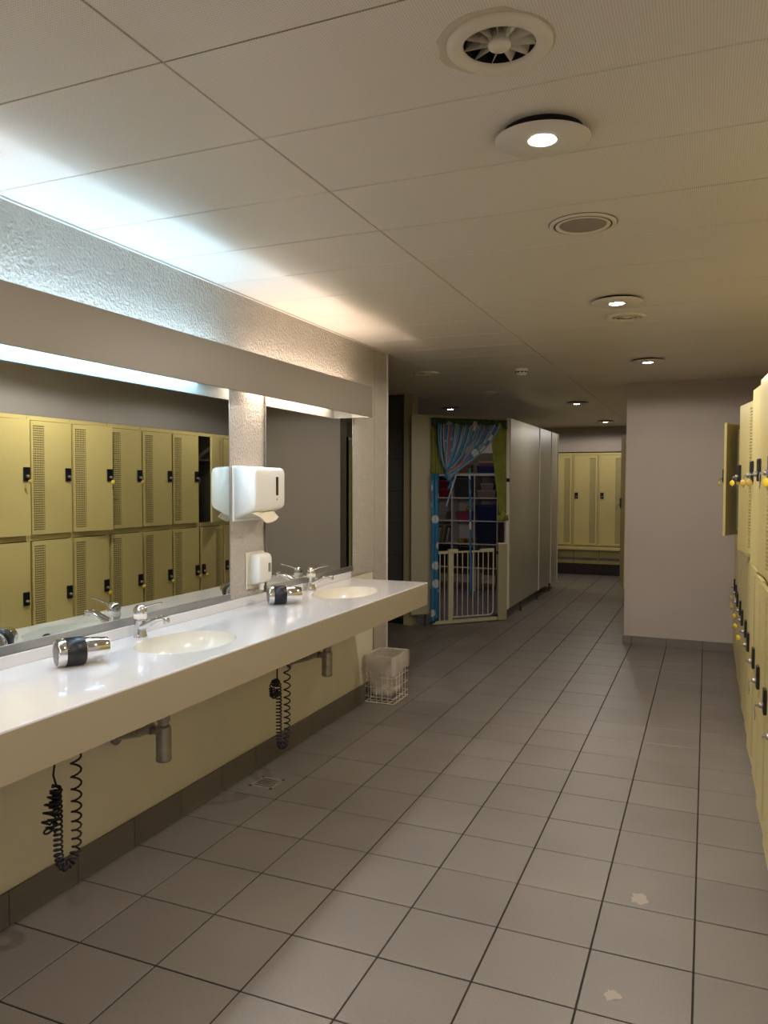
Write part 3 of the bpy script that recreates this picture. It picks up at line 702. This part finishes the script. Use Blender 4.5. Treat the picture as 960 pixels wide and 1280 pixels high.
ring_me = MB().tube(ring_pts, 0.0011, 5).tube([(-0.040, 0.002, 0.010), (-0.038, 0.005, -0.012), (-0.039, 0.006, -0.030)], 0.0018, 5).mesh('key_ring', M['steel'])
tag_me = {k: MB().lathe([(0.001, -0.0015), (0.0155, -0.0015), (0.0165, 0), (0.0155, 0.0015), (0.001, 0.0015)], 20, M=TM((-0.043, 0.0, -0.006), ry=PI/2, rz=0.75)).mesh('key_tag', M[k]) for k in ('tag_yellow', 'tag_amber')}
DW = LW-0.036; SO = 0.018; SWD = 0.102
DH_T, DZ_T = 0.835, 1.118; DH_B, DZ_B = 0.985, 0.085
door_T = door_mesh(DW, DH_T, SO, SO+SWD, 0.03, DH_T-0.03); perf_T = perf_mesh(SWD, DH_T-0.06, 7, 46)
door_B = door_mesh(DW, DH_B, SO, SO+SWD, 0.03, DH_B-0.03); perf_B = perf_mesh(SWD, DH_B-0.06, 7, 54)
def carcass_mesh():
    mb = MB(); d = 0.49; W = LW-0.0012; Hh = 1.99; f_ = 0.0165
    mb.box(0, d, 0, 0.0015, 0.0, Hh); mb.box(0, d, W-0.0015, W, 0.0, Hh)           # sides
    mb.box(0.0, d, 0, W, Hh-0.0015, Hh)                                             # top
    mb.box(d-0.002, d, 0, W, 0.06, Hh)                                              # back
    mb.box(0, 0.02, 0, f_, 0.0, Hh); mb.box(0, 0.02, W-f_, W, 0.0, Hh)              # face frame
    mb.box(0, 0.02, f_, W-f_, Hh-0.032, Hh); mb.box(0, 0.02, f_, W-f_, 1.075, 1.113); mb.box(0, 0.02, f_, W-f_, 0.0, 0.08)
    return mb.mesh('carcass', M['yellow'])
carc = carcass_mesh()
inner = MB().box(0.03, 0.486, 0.002, LW-0.0032, 1.094, 1.098).box(0.03, 0.486, 0.002, LW-0.0032, 0.08, 0.083).box(0.482, 0.4875, 0.002, LW-0.0032, 0.08, 1.985).box(0.021, 0.482, 0.002, 0.004, 0.08, 1.985).box(0.021, 0.482, LW-0.0052, LW-0.0032, 0.08, 1.985).mesh('inner_lining', M['yellow_in'])
shelf_me = MB().box(0.03, 0.48, 0.006, LW-0.008, 1.72, 1.735).mesh('hat_shelf', M['yellow_in'])
vent_me = MB().box(0.0, 0.0, 0, 0, 0, 0)
def add_door(root, me, perf, z, W, flip, ang, lock_z, keytag, Hd):
    """flip False: hinge on the near side (low y), lock on the far side"""
    if not flip:
        d = place('door', me, root, (-0.0005, 0.018, z)); d.rotation_euler.z = ang        # + opens the far edge towards -x
        place('perforated_strip', perf, d, (-0.0176, SO, 0.03)); ly = DW-0.034
    else:
        d = place('door', MIR[me.name+str(Hd)], root, (-0.0005, LW-0.018, z)); d.rotation_euler.z = -ang
        place('perforated_strip', perf, d, (-0.0176, -SO-SWD, 0.03)); ly = -(DW-0.034)
    place('lock', lock_me, d, (-0.0182, ly, lock_z)); place('lock_knob', knob_me, d, (-0.0182, ly, lock_z))
    if keytag:
        place('key_ring', ring_me, d, (-0.0182, ly, lock_z))
        if keytag != 'none': place('key_tag', tag_me[keytag], d, (-0.0182, ly+0.001, lock_z))
    return d
MIR = {}
def mirrored(W, H, s0, s1, z0, z1):
    mb = MB(); t_ = 0.018
    mb.box(-t_, -0.001, -s0, 0, 0, H); mb.box(-t_, -0.001, -W, -s1, 0, H); mb.box(-t_, -0.001, -s1, -s0, 0, z0); mb.box(-t_, -0.001, -s1, -s0, z1, H)
    return mb.mesh('door', M['yellow'])
MIR[door_T.name+str(DH_T)] = mirrored(DW, DH_T, SO, SO+SWD, 0.03, DH_T-0.03)
MIR[door_B.name+str(DH_B)] = mirrored(DW, DH_B, SO, SO+SWD, 0.03, DH_B-0.03)
YB = 6.59
names = ['nearest the partition wall', 'second from the partition wall', 'third from the partition wall, its upper door standing ajar', 'fourth from the partition wall', 'fifth from the partition wall', 'sixth from the partition wall', 'seventh from the partition wall', 'eighth from the partition wall', 'ninth from the partition wall', 'tenth from the partition wall', 'eleventh from the partition wall', 'twelfth from the partition wall', 'thirteenth from the partition wall']
#            k : (y offset index), flip, upper angle, lower angle, upper tag, lower tag
spec = {1: (True, 0, 0, 'none', 'none'), 0: (True, 0, 0, 'tag_amber', 'tag_amber'), -1: (True, 19, 1, 'tag_yellow', 'tag_amber'),
        -2: (False, 1.0, 1.5, 'none', 'tag_amber'), -3: (False, 1.5, 0.8, 'none', 'tag_yellow'), -4: (False, 1.2, 1.6, 'tag_amber', 'tag_yellow'),
        -5: (False, 9.5, 1.0, 'tag_yellow', 'tag_yellow'), -6: (False, 2.0, 2.0, 'none', None), -7: (False, 5.0, 1.0, 'tag_amber', None),
        -8: (False, 3.5, 1.4, 'tag_amber', 'none'), -9: (False, 1, 1, 'none', 'none'), -10: (False, 1, 1, 'tag_yellow', None), -11: (False, 1, 1, 'none', 'none')}
qual = {1: 'doors shut', 0: 'keys hanging from both locks', -1: '', -2: 'upper lock with a plain key', -3: 'yellow tag on the lower lock only', -4: 'amber tag on its upper lock', -5: 'upper door open a hand-width, yellow tags', -6: 'no key in the lower lock', -7: 'upper door slightly open with amber tag', -8: 'upper door barely open, above a plain key', -9: 'plain keys', -10: 'yellow tag above', -11: 'plain keys, last of the row'}
for idx, k in enumerate(sorted(spec, reverse=True)):
    flip, ua, la, ut, lt = spec[k]; y = YB + LW*k
    lab = 'yellow two-door steel locker, ' + names[idx] + ('' if not qual[k] or idx == 2 else '')
    t = thing('locker', lab, 'locker', (X_LOCK, y, 0.0), 0, 'yellow lockers along the right wall')
    place('carcass', carc, t); place('inner_lining', inner, t); place('hat_shelf', shelf_me, t)
    add_door(t, door_T, perf_T, DZ_T, DW, flip, math.radians(ua), 0.395, ut, DH_T)
    add_door(t, door_B, perf_B, DZ_B, DW, flip, math.radians(la), 0.525, lt, DH_B)
struct('trim_4', MB().box(X_LOCK+0.002, X_LOCK+0.02, YB+2*LW+0.001, 7.4995, 0, 1.99), M['yellow'])

# tall single-door lockers on a bench (back wall), and the row behind the partition
BW = 0.41; BZ0, BZ1 = 0.475, 1.975
def tall_locker(loc, rz, label, ajar=0.0, group='tall yellow lockers over the bench'):
    """local frame: front faces -x, width along +y"""
    t = thing('tall_locker', label, 'locker', loc, rz, group)
    mb = MB(); d = 0.30; W = BW-0.001
    mb.box(0, d, 0, 0.0015, BZ0, 2.01); mb.box(0, d, W-0.0015, W, BZ0, 2.01); mb.box(0, d, 0, W, 2.008, 2.01); mb.box(0, d, 0, W, BZ0, BZ0+0.002); mb.box(d-0.002, d, 0, W, BZ0, 2.01)
    mb.box(0, 0.02, 0, 0.017, BZ0, 2.01); mb.box(0, 0.02, W-0.017, W, BZ0, 2.01); mb.box(0, 0.02, 0.017, W-0.017, BZ1-0.0, 2.01); mb.box(0, 0.02, 0.017, W-0.017, BZ0, BZ0+0.02)
    mb.build('carcass', M['yellow'], t)
    MB().box(0.04, 0.044, 0.003, W-0.003, BZ0+0.01, 2.0).build('inner_lining', M['yellow_in'], t)
    H = BZ1-0.005-(BZ0+0.025); dw = BW-0.042; s0, s1 = (0.028, 0.125); mbd = MB(); t_ = 0.016
    sg = 1
    mbd.box(-t_, -0.001, 0, s0, 0, H); mbd.box(-t_, -0.001, s1, dw, 0, H); mbd.box(-t_, -0.001, s0, s1, 0, 0.03); mbd.box(-t_, -0.001, s0, s1, H-0.05, H)
    dd = mbd.build('door', M['yellow'], t, (0, 0.021, BZ0+0.025)); dd.rotation_euler.z = math.radians(ajar)
    o = place('perforated_strip', PERF_TALL, dd, (-0.0156, s0, 0.03))
    place('lock', lock_me, dd, (-0.0162, dw-0.034, 0.76)); place('lock_knob', knob_me, dd, (-0.0162, dw-0.034, 0.76)); place('key_ring', ring_me, dd, (-0.0162, dw-0.034, 0.76))
    return t
PERF_TALL = perf_mesh(0.097, 1.385, 8, 100)
labels = ['tall yellow locker on the back wall, far left, mostly behind the cabin corner', 'tall yellow locker on the back wall, second from left, partly behind the cabin corner', 'tall yellow locker on the back wall, in the middle of the visible ones', 'tall yellow locker on the back wall beside the partition edge, with a shiny door', 'tall yellow locker on the back wall, just right of the partition edge', 'tall yellow locker in the right corner of the back wall']
# facing -y : rotate local so that -x -> -y, i.e. rz = +90deg ; local +y -> -x
for i in range(6):
    xr = -2.039 + BW*(i-1) 
    tall_locker((xr, 12.93, 0), PI/2, labels[i])
# bench under them
t = thing('locker_bench', 'yellow bench under the back wall lockers with slotted lower panels', 'bench', (-1.6, 13.0, 0.0))
MB().cbox(-1.28, 1.35, -0.22, 0.24, 0.425, 0.47, 0.004).build('seat', M['yellow'], t)
for k in range(6):
    x0 = -2.039+1.6-BW*2+BW*k+0.004; x1 = x0+BW-0.012
    p = MB(); p.box(x0, x1, 0.06, 0.075, 0.275, 0.42); p.box(x0, x1, 0.06, 0.075, 0.175, 0.232); p.build('front_panel', M['yellow'], t)
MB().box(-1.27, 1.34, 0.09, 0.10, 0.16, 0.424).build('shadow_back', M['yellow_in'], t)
for xk in (-2.039+1.6-BW, -1.219+1.6-BW, -1.219+1.6+BW):
    MB().add([(xk-0.02, 0.058, 0.42), (xk-0.02, 0.058, 0.17), (xk-0.02, -0.0, 0.40), (xk-0.02, 0.0, 0.42), (xk+0.0, 0.058, 0.42), (xk+0.0, 0.058, 0.17), (xk+0.0, -0.0, 0.40), (xk+0.0, 0.0, 0.42)], [(0,1,2,3),(7,6,5,4),(0,4,5,1),(1,5,6,2),(2,6,7,3),(3,7,4,0)]).build('support', M['yellow'], t)
MB().box(-1.27, 1.34, 0.05, 0.24, 0.001, 0.17).build('plinth', M['bronze_skirt'], t)
# row behind the partition, facing the passage
for i, (yy, lb) in enumerate(((7.69, 'tall yellow locker directly behind the white partition, its door ajar'), (8.10, 'tall yellow locker second behind the white partition'), (8.51, 'tall yellow locker third behind the white partition'))):
    tall_locker((-0.712, yy, 0), 0, lb, 11.5 if i == 0 else 0, group='tall yellow lockers behind the partition')
o = MB().box(-0.70, -0.45, 7.68, 8.93, 0.001, 0.47).build('locker_plinth', M['bronze_skirt']); tag(o, 'dark plinth under the lockers behind the partition', 'plinth')

# ------------------------------------------------------------------ play cabin: partitions, gate, curtain, shelf
P0 = Vector((-2.84, 7.50, 0)); P1 = Vector((-2.01, 8.35, 0)); dirv = (P1-P0); LEN = dirv.length; dirn = dirv.normalized()
ang = math.atan2(dirn.y, dirn.x)
ZB, ZT = 0.12, 2.22
def u(k): return k*LEN
# local frame of the entrance: x along the line, -y towards the camera
t = thing('cubicle_wall', 'beige cubicle wall beside the gate with a thin header over the doorway', 'cubicle', (P0.x, P0.y, 0), ang)
MB().cbox(0, u(0.172), 0.0, 0.028, ZB, ZT, 0.001).build('side_panel', M['laminate'], t)
MB().box(u(0.172), u(0.182), -0.002, 0.030, ZB, ZT).build('edge_strip', M['trim_cream'], t)
MB().box(u(0.182), u(0.975), 0.004, 0.024, ZT-0.028, ZT).build('header', M['laminate'], t)
MB().box(u(0.965), u(1.0), -0.004, 0.028, ZB-0.01, ZT).build('jamb', M['trim_white'], t)
for uu in (0.145, 0.985):
    f_ = MB().lathe([(0.018, 0.001), (0.018, 0.004), (0.009, 0.008), (0.009, ZB)], 12, M=TM((u(uu), 0.014, 0))).build('foot', M['dark_steel'], t)
MB().box(u(0.965), u(1.0), -0.008, -0.004, 1.52, 1.56).build('hinge', M['dark_steel'], t)
# cubicle side panels
t = thing('cubicle_wall', 'beige cubicle wall running along the passage, made of three tall panels', 'cubicle', (-2.0, 8.36, 0))
for a, b, pr_ in ((0.0, 1.575, 0), (1.59, 2.39, 0.0), (2.405, 2.90, 0.0)):
    MB().cbox(-0.028-pr_, -pr_, a, b, ZB, ZT, 0.001).build('wall_panel', M['laminate'], t)
for a in (1.5825, 2.3975, 2.905): MB().cbox(-0.032, 0.010, a-0.0075, a+0.0075, ZB-0.005, ZT+0.003, 0.001).build('joint_strip', M['trim_white'], t)
for a in (0.62, 1.58, 2.39): MB().lathe([(0.018, 0.001), (0.018, 0.004), (0.009, 0.008), (0.009, ZB)], 12, M=TM((-0.014, a, 0))).build('foot', M['dark_steel'], t)
MB().box(-0.06, 0.006, 0.25, 0.35, ZT, ZT+0.012).build('top_clip', M['dark_steel'], t)
# inner cross walls of the cabin
t = thing('cubicle_wall', 'beige cubicle rear wall behind the toy shelf', 'cubicle', (-2.9, 11.25, 0))
MB().cbox(-2.0, 0.88, 0, 0.028, ZB, 1.95, 0.001).build('wall_panel', M['laminate'], t)
for a in (-1.8, -0.9, 0.0, 0.8): MB().lathe([(0.018, 0.001), (0.009, 0.008), (0.009, ZB)], 10, M=TM((a, 0.014, 0))).build('foot', M['dark_steel'], t)

# gate
GC = P0 + dirn*u(0.53); 
t = thing('safety_gate', 'cream metal child safety gate across the cabin doorway', 'gate', (P0.x, P0.y, 0), ang)
def rod(uu, z0, z1, rr, nm='bar', y=-0.03): return MB().tube([(u(uu), y, z0), (u(uu), y, z1)], rr, 8).build(nm, M['gate_white'], t)
gz0, gz1 = 0.045, 0.765
MB().tube([(u(0.207), -0.03, 0.008), (u(0.207), -0.03, 0.785)], 0.010, 8).build('frame_post', M['gate_white'], t)
for uu in (0.271, 0.317): rod(uu, gz0, gz1, 0.0062)
for uu in (0.446, 0.499, 0.554, 0.607, 0.662, 0.712, 0.766): rod(uu, 0.075, gz1, 0.0062)
MB().cbox(u(0.352), u(0.392), -0.048, -0.018, 0.02, 0.775, 0.003).build('latch_post', M['gate_white'], t)
MB().tube([(u(0.402), -0.03, 0.07), (u(0.402), -0.03, 0.76)], 0.008, 8).build('frame_post', M['gate_white'], t)
MB().tube([(u(0.402), -0.03, 0.072), (u(0.79), -0.03, 0.072), (u(0.812), -0.03, 0.088), (u(0.82), -0.03, 0.12), (u(0.82), -0.03, 0.775)], 0.009, 8).build('door_frame', M['gate_white'], t)
MB().cbox(u(0.20), u(0.86), -0.045, -0.018, 0.008, 0.045, 0.003).build('threshold', M['gate_white'], t)
MB().cbox(u(0.20), u(0.36), -0.041, -0.019, 0.755, 0.785, 0.003).build('top_rail', M['gate_white'], t)
MB().cbox(u(0.35), u(0.45), -0.048, -0.012, 0.757, 0.803, 0.006).build('latch_handle', M['gate_white'], t)
MB().cbox(u(0.44), u(0.825), -0.040, -0.020, 0.760, 0.780, 0.003).build('top_rail', M['gate_white'], t)
MB().cbox(u(0.675), u(0.825), -0.046, -0.014, 0.758, 0.795, 0.006).build('hinge_cover', M['gate_white'], t)
for z in (0.06, 0.745):
    MB().lathe([(0.006, 0), (0.006, 0.03), (0.016, 0.032), (0.016, 0.042)], 12, M=TM((u(0.83), -0.03, z), ry=PI/2)).build('clamp', M['dark_steel'], t)
MB().lathe([(0.006, 0), (0.006, 0.015), (0.012, 0.016), (0.012, 0.024)], 12, M=TM((u(0.20), -0.03, 0.03), ry=-PI/2)).build('clamp', M['dark_steel'], t)
t = thing('gate_post_board', 'short pale board closing the gap beside the safety gate', 'board', (P0.x, P0.y, 0), ang)
MB().cbox(u(0.868), u(0.962), -0.045, -0.008, 0.004, 0.84, 0.002).build('board', M['trim_cream'], t)
MB().box(u(0.866), u(0.964), -0.048, -0.006, 0.8402, 0.852).build('cap', M['trim_white'], t)

# curtains
def curtain(u0t, u1t, u0b, u1b, z1, z0, m, label, folds=5, knot=False, yoff=-0.02, sag=0.0, name='curtain'):
    t = thing(name, label, 'curtain', (P0.x, P0.y, 0), ang)
    rows = []; R = 22; K = 36
    for a in range(R+1):
        w = a/R; z = z1+(z0-z1)*w; e0 = u0t+(u0b-u0t)*w; e1 = u1t+(u1b-u1t)*(w**1.3 if knot else w); row = []
        for b in range(K+1):
            q = b/K; amp = 0.016*(0.5+0.5*w)*(1-0.5*w*knot)
            row.append((u(e0+(e1-e0)*q), yoff+amp*math.sin(q*folds*2*PI+0.6*math.sin(w*4)), z + sag*math.sin(q*PI)*w))
        rows.append(row)
    MB().sheet(rows, 0.0016).build('cloth', m, t)
    if knot:
        mb = MB(); n = 12; v = []; f = []
        for i in range(7):
            for j in range(n):
                th = PI*(i+0.3)/6.6; ph = 2*PI*j/n; q = 0.036*(1+0.14*math.sin(ph*3+i)); v.append((u((u0b+u1b)/2)+q*math.sin(th)*math.cos(ph), yoff-0.005+q*0.6*math.sin(th)*math.sin(ph), z0-0.012+1.25*q*math.cos(th)))
        for i in range(6):
            for j in range(n): f.append((i*n+j, i*n+(j+1) % n, (i+1)*n+(j+1) % n, (i+1)*n+j))
        mb.add(v, f, True); mb.sheet([[(u(u0b-0.02), yoff-0.01, z0-0.01), (u(u1b+0.015), yoff-0.01, z0-0.01)], [(u(u0b-0.03), yoff-0.014, z0-0.075), (u(u1b+0.02), yoff-0.008, z0-0.07)]], 0.004)
        mb.build('knot', m, t)
    return t
curtain(0.184, 0.30, 0.184, 0.325, ZT-0.03, 1.60, M['green_cloth'], 'short olive green curtain at the left of the cabin doorway', 5)
curtain(0.775, 0.96, 0.88, 0.96, ZT-0.03, 1.17, M['green_cloth'], 'olive green curtain gathered into a knot at the right of the cabin doorway', 4, True)
# valance of bunched dark green cloth
t = thing('valance', 'bunched dark green valance across the top of the cabin doorway', 'curtain', (P0.x, P0.y, 0), ang)
rows = []
for a in range(9):
    w = a/8; rows.append([(u(0.184+0.77*b/60), -0.045+0.012*math.sin(b*1.9+w*2), ZT-0.03-w*(0.075+0.035*math.sin(b*0.33)+0.02*math.sin(b*0.9))) for b in range(61)])
MB().sheet(rows, 0.002).build('cloth', M['green_dark'], t)
# ribbon curtain: strips swept to the left and tied, tails falling
def ribbon(pts, w, m, label):
    """flat plastic strip along pts (local entrance frame) with width vector in the x-z plane"""
    P = [Vector(p) for p in pts]; g0 = []; g1 = []
    for i, p in enumerate(P):
        tn = (P[min(i+1, len(P)-1)]-P[max(i-1, 0)]).normalized(); s = tn.cross(Vector((0.12*math.sin(i*0.8), -1, 0.1))).normalized()
        g0.append(p-s*w/2); g1.append(p+s*w/2)
    mb = MB(); mb.sheet([g0, g1], 0.0012)
    o = mb.build('ribbon', m, RC); o['label'] = label; return o
RC = thing('ribbon_curtain', 'blue, white and red plastic ribbon curtain swept aside in the cabin doorway', 'curtain', (P0.x, P0.y, 0), ang)
random.seed(3)
NR = 26
tie = Vector((u(0.30), -0.075, 1.56))
for i in range(NR):
    q = i/(NR-1); ut = 0.24+0.60*q; top_ = Vector((u(ut), -0.066-0.0009*i, ZT-0.085-0.02*random.random()))
    mid = Vector((u(ut-0.05*q-0.02), -0.070-0.0009*i, ZT-0.12-0.20*(1-q*0.65)-0.08*random.random()))
    tgt = tie + Vector((random.uniform(-0.015, 0.05), -0.0008*i, random.uniform(-0.03, 0.12*(1-q)+0.03)))
    pts = []
    for k in range(15):
        s = k/14; pts.append(top_*(1-s)**2 + mid*2*s*(1-s) + tgt*s*s)
        pts[-1].z -= 0.05*math.sin(s*PI)*q
    m = M['ribbon_blue'] if i % 3 == 0 else M['ribbon_pale'] if i % 5 else M['ribbon_red'] if i in (5, 20) else M['ribbon_pale']
    if i == 5: m = M['ribbon_red']
    kind = 'blue white-dotted' if m is M['ribbon_blue'] else 'red' if m is M['ribbon_red'] else 'pale'
    ribbon(pts, 0.020 if m is not M['ribbon_blue'] else 0.032, m, kind + ' ribbon swept aside to the tie at the left of the cabin doorway')
for j, (ua_, ub_, z1, z0, w, m, lb) in enumerate((
        (0.19, 0.195, 1.60, 0.03, 0.050, 'ribbon_blue', 'blue dotted ribbon hanging to the floor along the left door edge, outermost'),
        (0.225, 0.225, 1.60, 0.05, 0.045, 'ribbon_blue', 'blue dotted ribbon hanging to the floor along the left door edge, inner one'),
        (0.555, 0.575, 1.66, 0.30, 0.026, 'ribbon_blue', 'single blue and white ribbon hanging down the middle of the doorway'),
        (0.37, 0.28, 1.62, 1.29, 0.022, 'ribbon_pale', 'pale ribbon tail hanging slantwise below the tie'),
        (0.40, 0.34, 1.62, 1.44, 0.026, 'ribbon_blue', 'blue ribbon tail hanging just below the tie'))):
    yo = -0.060-0.002*j if j < 2 else -0.058
    pts = [(u(ua_+(ub_-ua_)*k/16), yo+0.006*math.sin(k*0.9), z1+(z0-z1)*k/16) for k in range(17)]
    if j == 3: pts = [(u(0.40-0.10*k/16), -0.10, 1.60-0.34*k/16) for k in range(17)]
    if j == 0 or j == 1:
        pass
    ribbon(pts, w, M[m], lb)

# toy shelf: cube grid
SY = 10.3; SX0 = -3.62; SW = 0.325; SD = 0.34
t = thing('cube_shelf', 'white cube shelf unit full of toys inside the cabin', 'shelf', (-2.90, SY, 0.0))
zs = [0.33, 0.66, 0.98, 1.30, 1.625]; 
xs = [SX0+2.90+SW*k for k in range(5)]
for i, z in enumerate(zs): MB().cbox(xs[0]-0.012, xs[-1]+0.012, 0, SD, z-0.009 if i < 4 else z-0.018, z+0.009 if i < 4 else z+0.018, 0.001).build('shelf_board', M['shelf_white'], t)
for x in xs:
    for a, b in zip(zs, zs[1:]): MB().box(x-0.008, x+0.008, 0.002, SD-0.002, a+0.009, b-0.018 if b > 1.5 else b-0.009).build('divider', M['shelf_white'], t)
MB().box(xs[0], xs[-1], SD-0.006, SD-0.001, 0.33, 1.62).build('back_board', M['shelf_white'], t)
for x in (xs[0], xs[2], xs[-1]): MB().box(x-0.02, x+0.02, 0.03, SD-0.03, 0.001, 0.32).build('leg', M['shelf_white'], t)
def cell(c, r): return (-2.90+xs[c]+SW/2, SY+0.15, zs[r]+(0.0185 if r == 4 else 0.0095))
def crate(c, r, w, d, h, col, label, taper=0.9, lid=None, dx=0.0):
    x, y, z = cell(c, r); m = flat('toy_'+col.lstrip('#'), col, 0.5)
    t = thing('toy_box', label, 'box', (x+dx, y, z)); mb = MB()
    a, b = w/2*taper, w/2; p, q = d/2*taper, d/2; th = 0.006
    v = [(-a,-p,0),(a,-p,0),(a,p,0),(-a,p,0),(-b,-q,h),(b,-q,h),(b,q,h),(-b,q,h),(-b+th,-q+th,h),(b-th,-q+th,h),(b-th,q-th,h),(-b+th,q-th,h),(-a+th,-p+th,th),(a-th,-p+th,th),(a-th,p-th,th),(-a+th,p-th,th)]
    f = [(0,3,2,1),(0,1,5,4),(1,2,6,5),(2,3,7,6),(3,0,4,7),(4,5,9,8),(5,6,10,9),(6,7,11,10),(7,4,8,11),(8,9,13,12),(9,10,14,13),(10,11,15,14),(11,8,12,15),(12,13,14,15)]
    mb.add(v, f).build('tub', m, t)
    MB().cbox(-b-0.004, b+0.004, -q-0.004, q+0.004, h-0.012, h+ (0.012 if lid else -0.002), 0.002).build('lid', flat('toy_'+lid.lstrip('#'), lid), t) if lid else MB().box(-b-0.004, b+0.004, -q-0.004, -q, h-0.014, h).build('rim', m, t)
    return t
def ball(x, y, z, r, col, label, sq=1.0):
    n = 10; mb = MB().lathe([(max(0.0005, r*math.sin(PI*k/n)), r+(-r*math.cos(PI*k/n))*sq) for k in range(n+1)], 16, caps=False)
    o = mb.build('toy_ball', flat('toy_'+col.lstrip('#'), col), None, (x, y, z)); tag(o, label, 'toy'); return o
crate(0, 3, 0.26, 0.24, 0.11, '#8e2b32', 'red box on the upper left shelf, lower of two', lid='#b83a44')
x, y, z = cell(0, 3); o = crate(0, 3, 0.24, 0.22, 0.10, '#7c2730', 'red box stacked on top on the upper left shelf', lid='#a53440'); o.location.z = z+0.127
crate(1, 3, 0.28, 0.26, 0.26, '#3b4247', 'dark grey drawer box on the upper shelf, second cell', lid='#4a5156')
crate(2, 3, 0.26, 0.24, 0.09, '#b38f86', 'pale pink box on the upper shelf, lower of a stack', lid='#c9aaa0')
o = crate(2, 3, 0.18, 0.18, 0.075, '#a79a90', 'small grey box on top of the pink box', lid='#c2b5aa'); o.location.z = cell(2, 3)[2]+0.107
crate(1, 2, 0.24, 0.24, 0.12, '#b34d6c', 'pink tub of toys in the second row of the cube shelf', 0.8)
crate(2, 2, 0.29, 0.26, 0.20, '#1d2d6b', 'dark blue box with a lid in the second row', lid='#24397f')
crate(2, 1, 0.29, 0.26, 0.27, '#202a55', 'navy blue storage box in the third row', lid='#2a3668')
crate(0, 2, 0.20, 0.24, 0.10, '#a9a39c', 'grey box of papers in the left cell of the second row', lid='#c0bab2', dx=-0.03)
crate(1, 1, 0.20, 0.2, 0.05, '#b9974a', 'small yellow tray of toys in the third row', 0.9)
crate(3, 1, 0.26, 0.24, 0.22, '#6a5a44', 'brown basket in the right cell of the third row', 0.85)
crate(3, 2, 0.26, 0.24, 0.18, '#23357a', 'blue box in the right cell of the second row', lid='#2b4394')
for k, (c_, dx_, dz_) in enumerate((('#2f7a4f', -0.07, 0), ('#c0543b', 0.0, 0.01), ('#3a5fa0', 0.075, 0), ('#d3a32f', 0.04, 0.075))):
    x, y, z = cell(1, 2); ball(x+dx_, y-0.02+0.01*k, z+0.045+dz_, 0.038, c_, ['green', 'orange red', 'blue', 'yellow'][k]+' toy ball in the pink tub on the cube shelf')
cols = ['#c9c2b8', '#86412f', '#2f5c80', '#d8d2c4', '#8d8777', '#b89a4b', '#55606b', '#ccc6ba']
for k in range(8):
    x, y, z = cell(0, 1); hgt = 0.20+0.04*((k*3) % 4)/4
    mb = MB().cbox(-0.012, 0.012, 0, 0.19, 0, hgt, 0.002, M=TM((0, 0, 0.004), ry=0.16))
    o = mb.build('picture_book', flat('book_'+cols[k].lstrip('#'), cols[k]), None, (x-0.145+0.032*k, y-0.13, z))
    tag(o, ['cream', 'rust red', 'blue', 'white', 'grey', 'ochre', 'slate grey', 'pale'][k]+' picture book leaning in the left cell of the cube shelf', 'book', 'picture books on the cube shelf')
for k, (c_, dx_) in enumerate((('#c9b24a', -0.05), ('#7a3f2b', 0.03), ('#c98f3a', 0.10))):
    x, y, z = cell(1, 1); ball(x+dx_, y-0.10, z, 0.028, c_, ['yellow', 'brown', 'orange'][k]+' small toy at the front of the third row', 0.9)
crate(2, 4, 0.27, 0.26, 0.09, '#24306b', 'blue tray on top of the cube shelf', 0.95, lid='#2b3877')
o = crate(2, 4, 0.22, 0.22, 0.05, '#9c4a42', 'flat red game box on the blue tray on top of the cube shelf', 1.0, lid='#c9beb4'); o.location.z = cell(2, 4)[2]+0.105
crate(0, 4, 0.27, 0.24, 0.10, '#1f2c66', 'blue box on top of the cube shelf at the left', 0.95)
crate(1, 4, 0.20, 0.2, 0.12, '#8a6f58', 'brown basket on top of the cube shelf', 0.8)
crate(3, 4, 0.2, 0.2, 0.26, '#8d8780', 'grey upright box on top of the cube shelf at the right', 1.0, lid='#9b948c')
# dark boxes in the bottom row
for c in range(4): crate(c, 0, 0.28, 0.27, 0.25, ['#2a2326', '#2b1f1d', '#241d20', '#2d2422'][c], ['leftmost', 'second', 'third', 'rightmost'][c]+' dark crate in the bottom row of the cube shelf', 0.97)
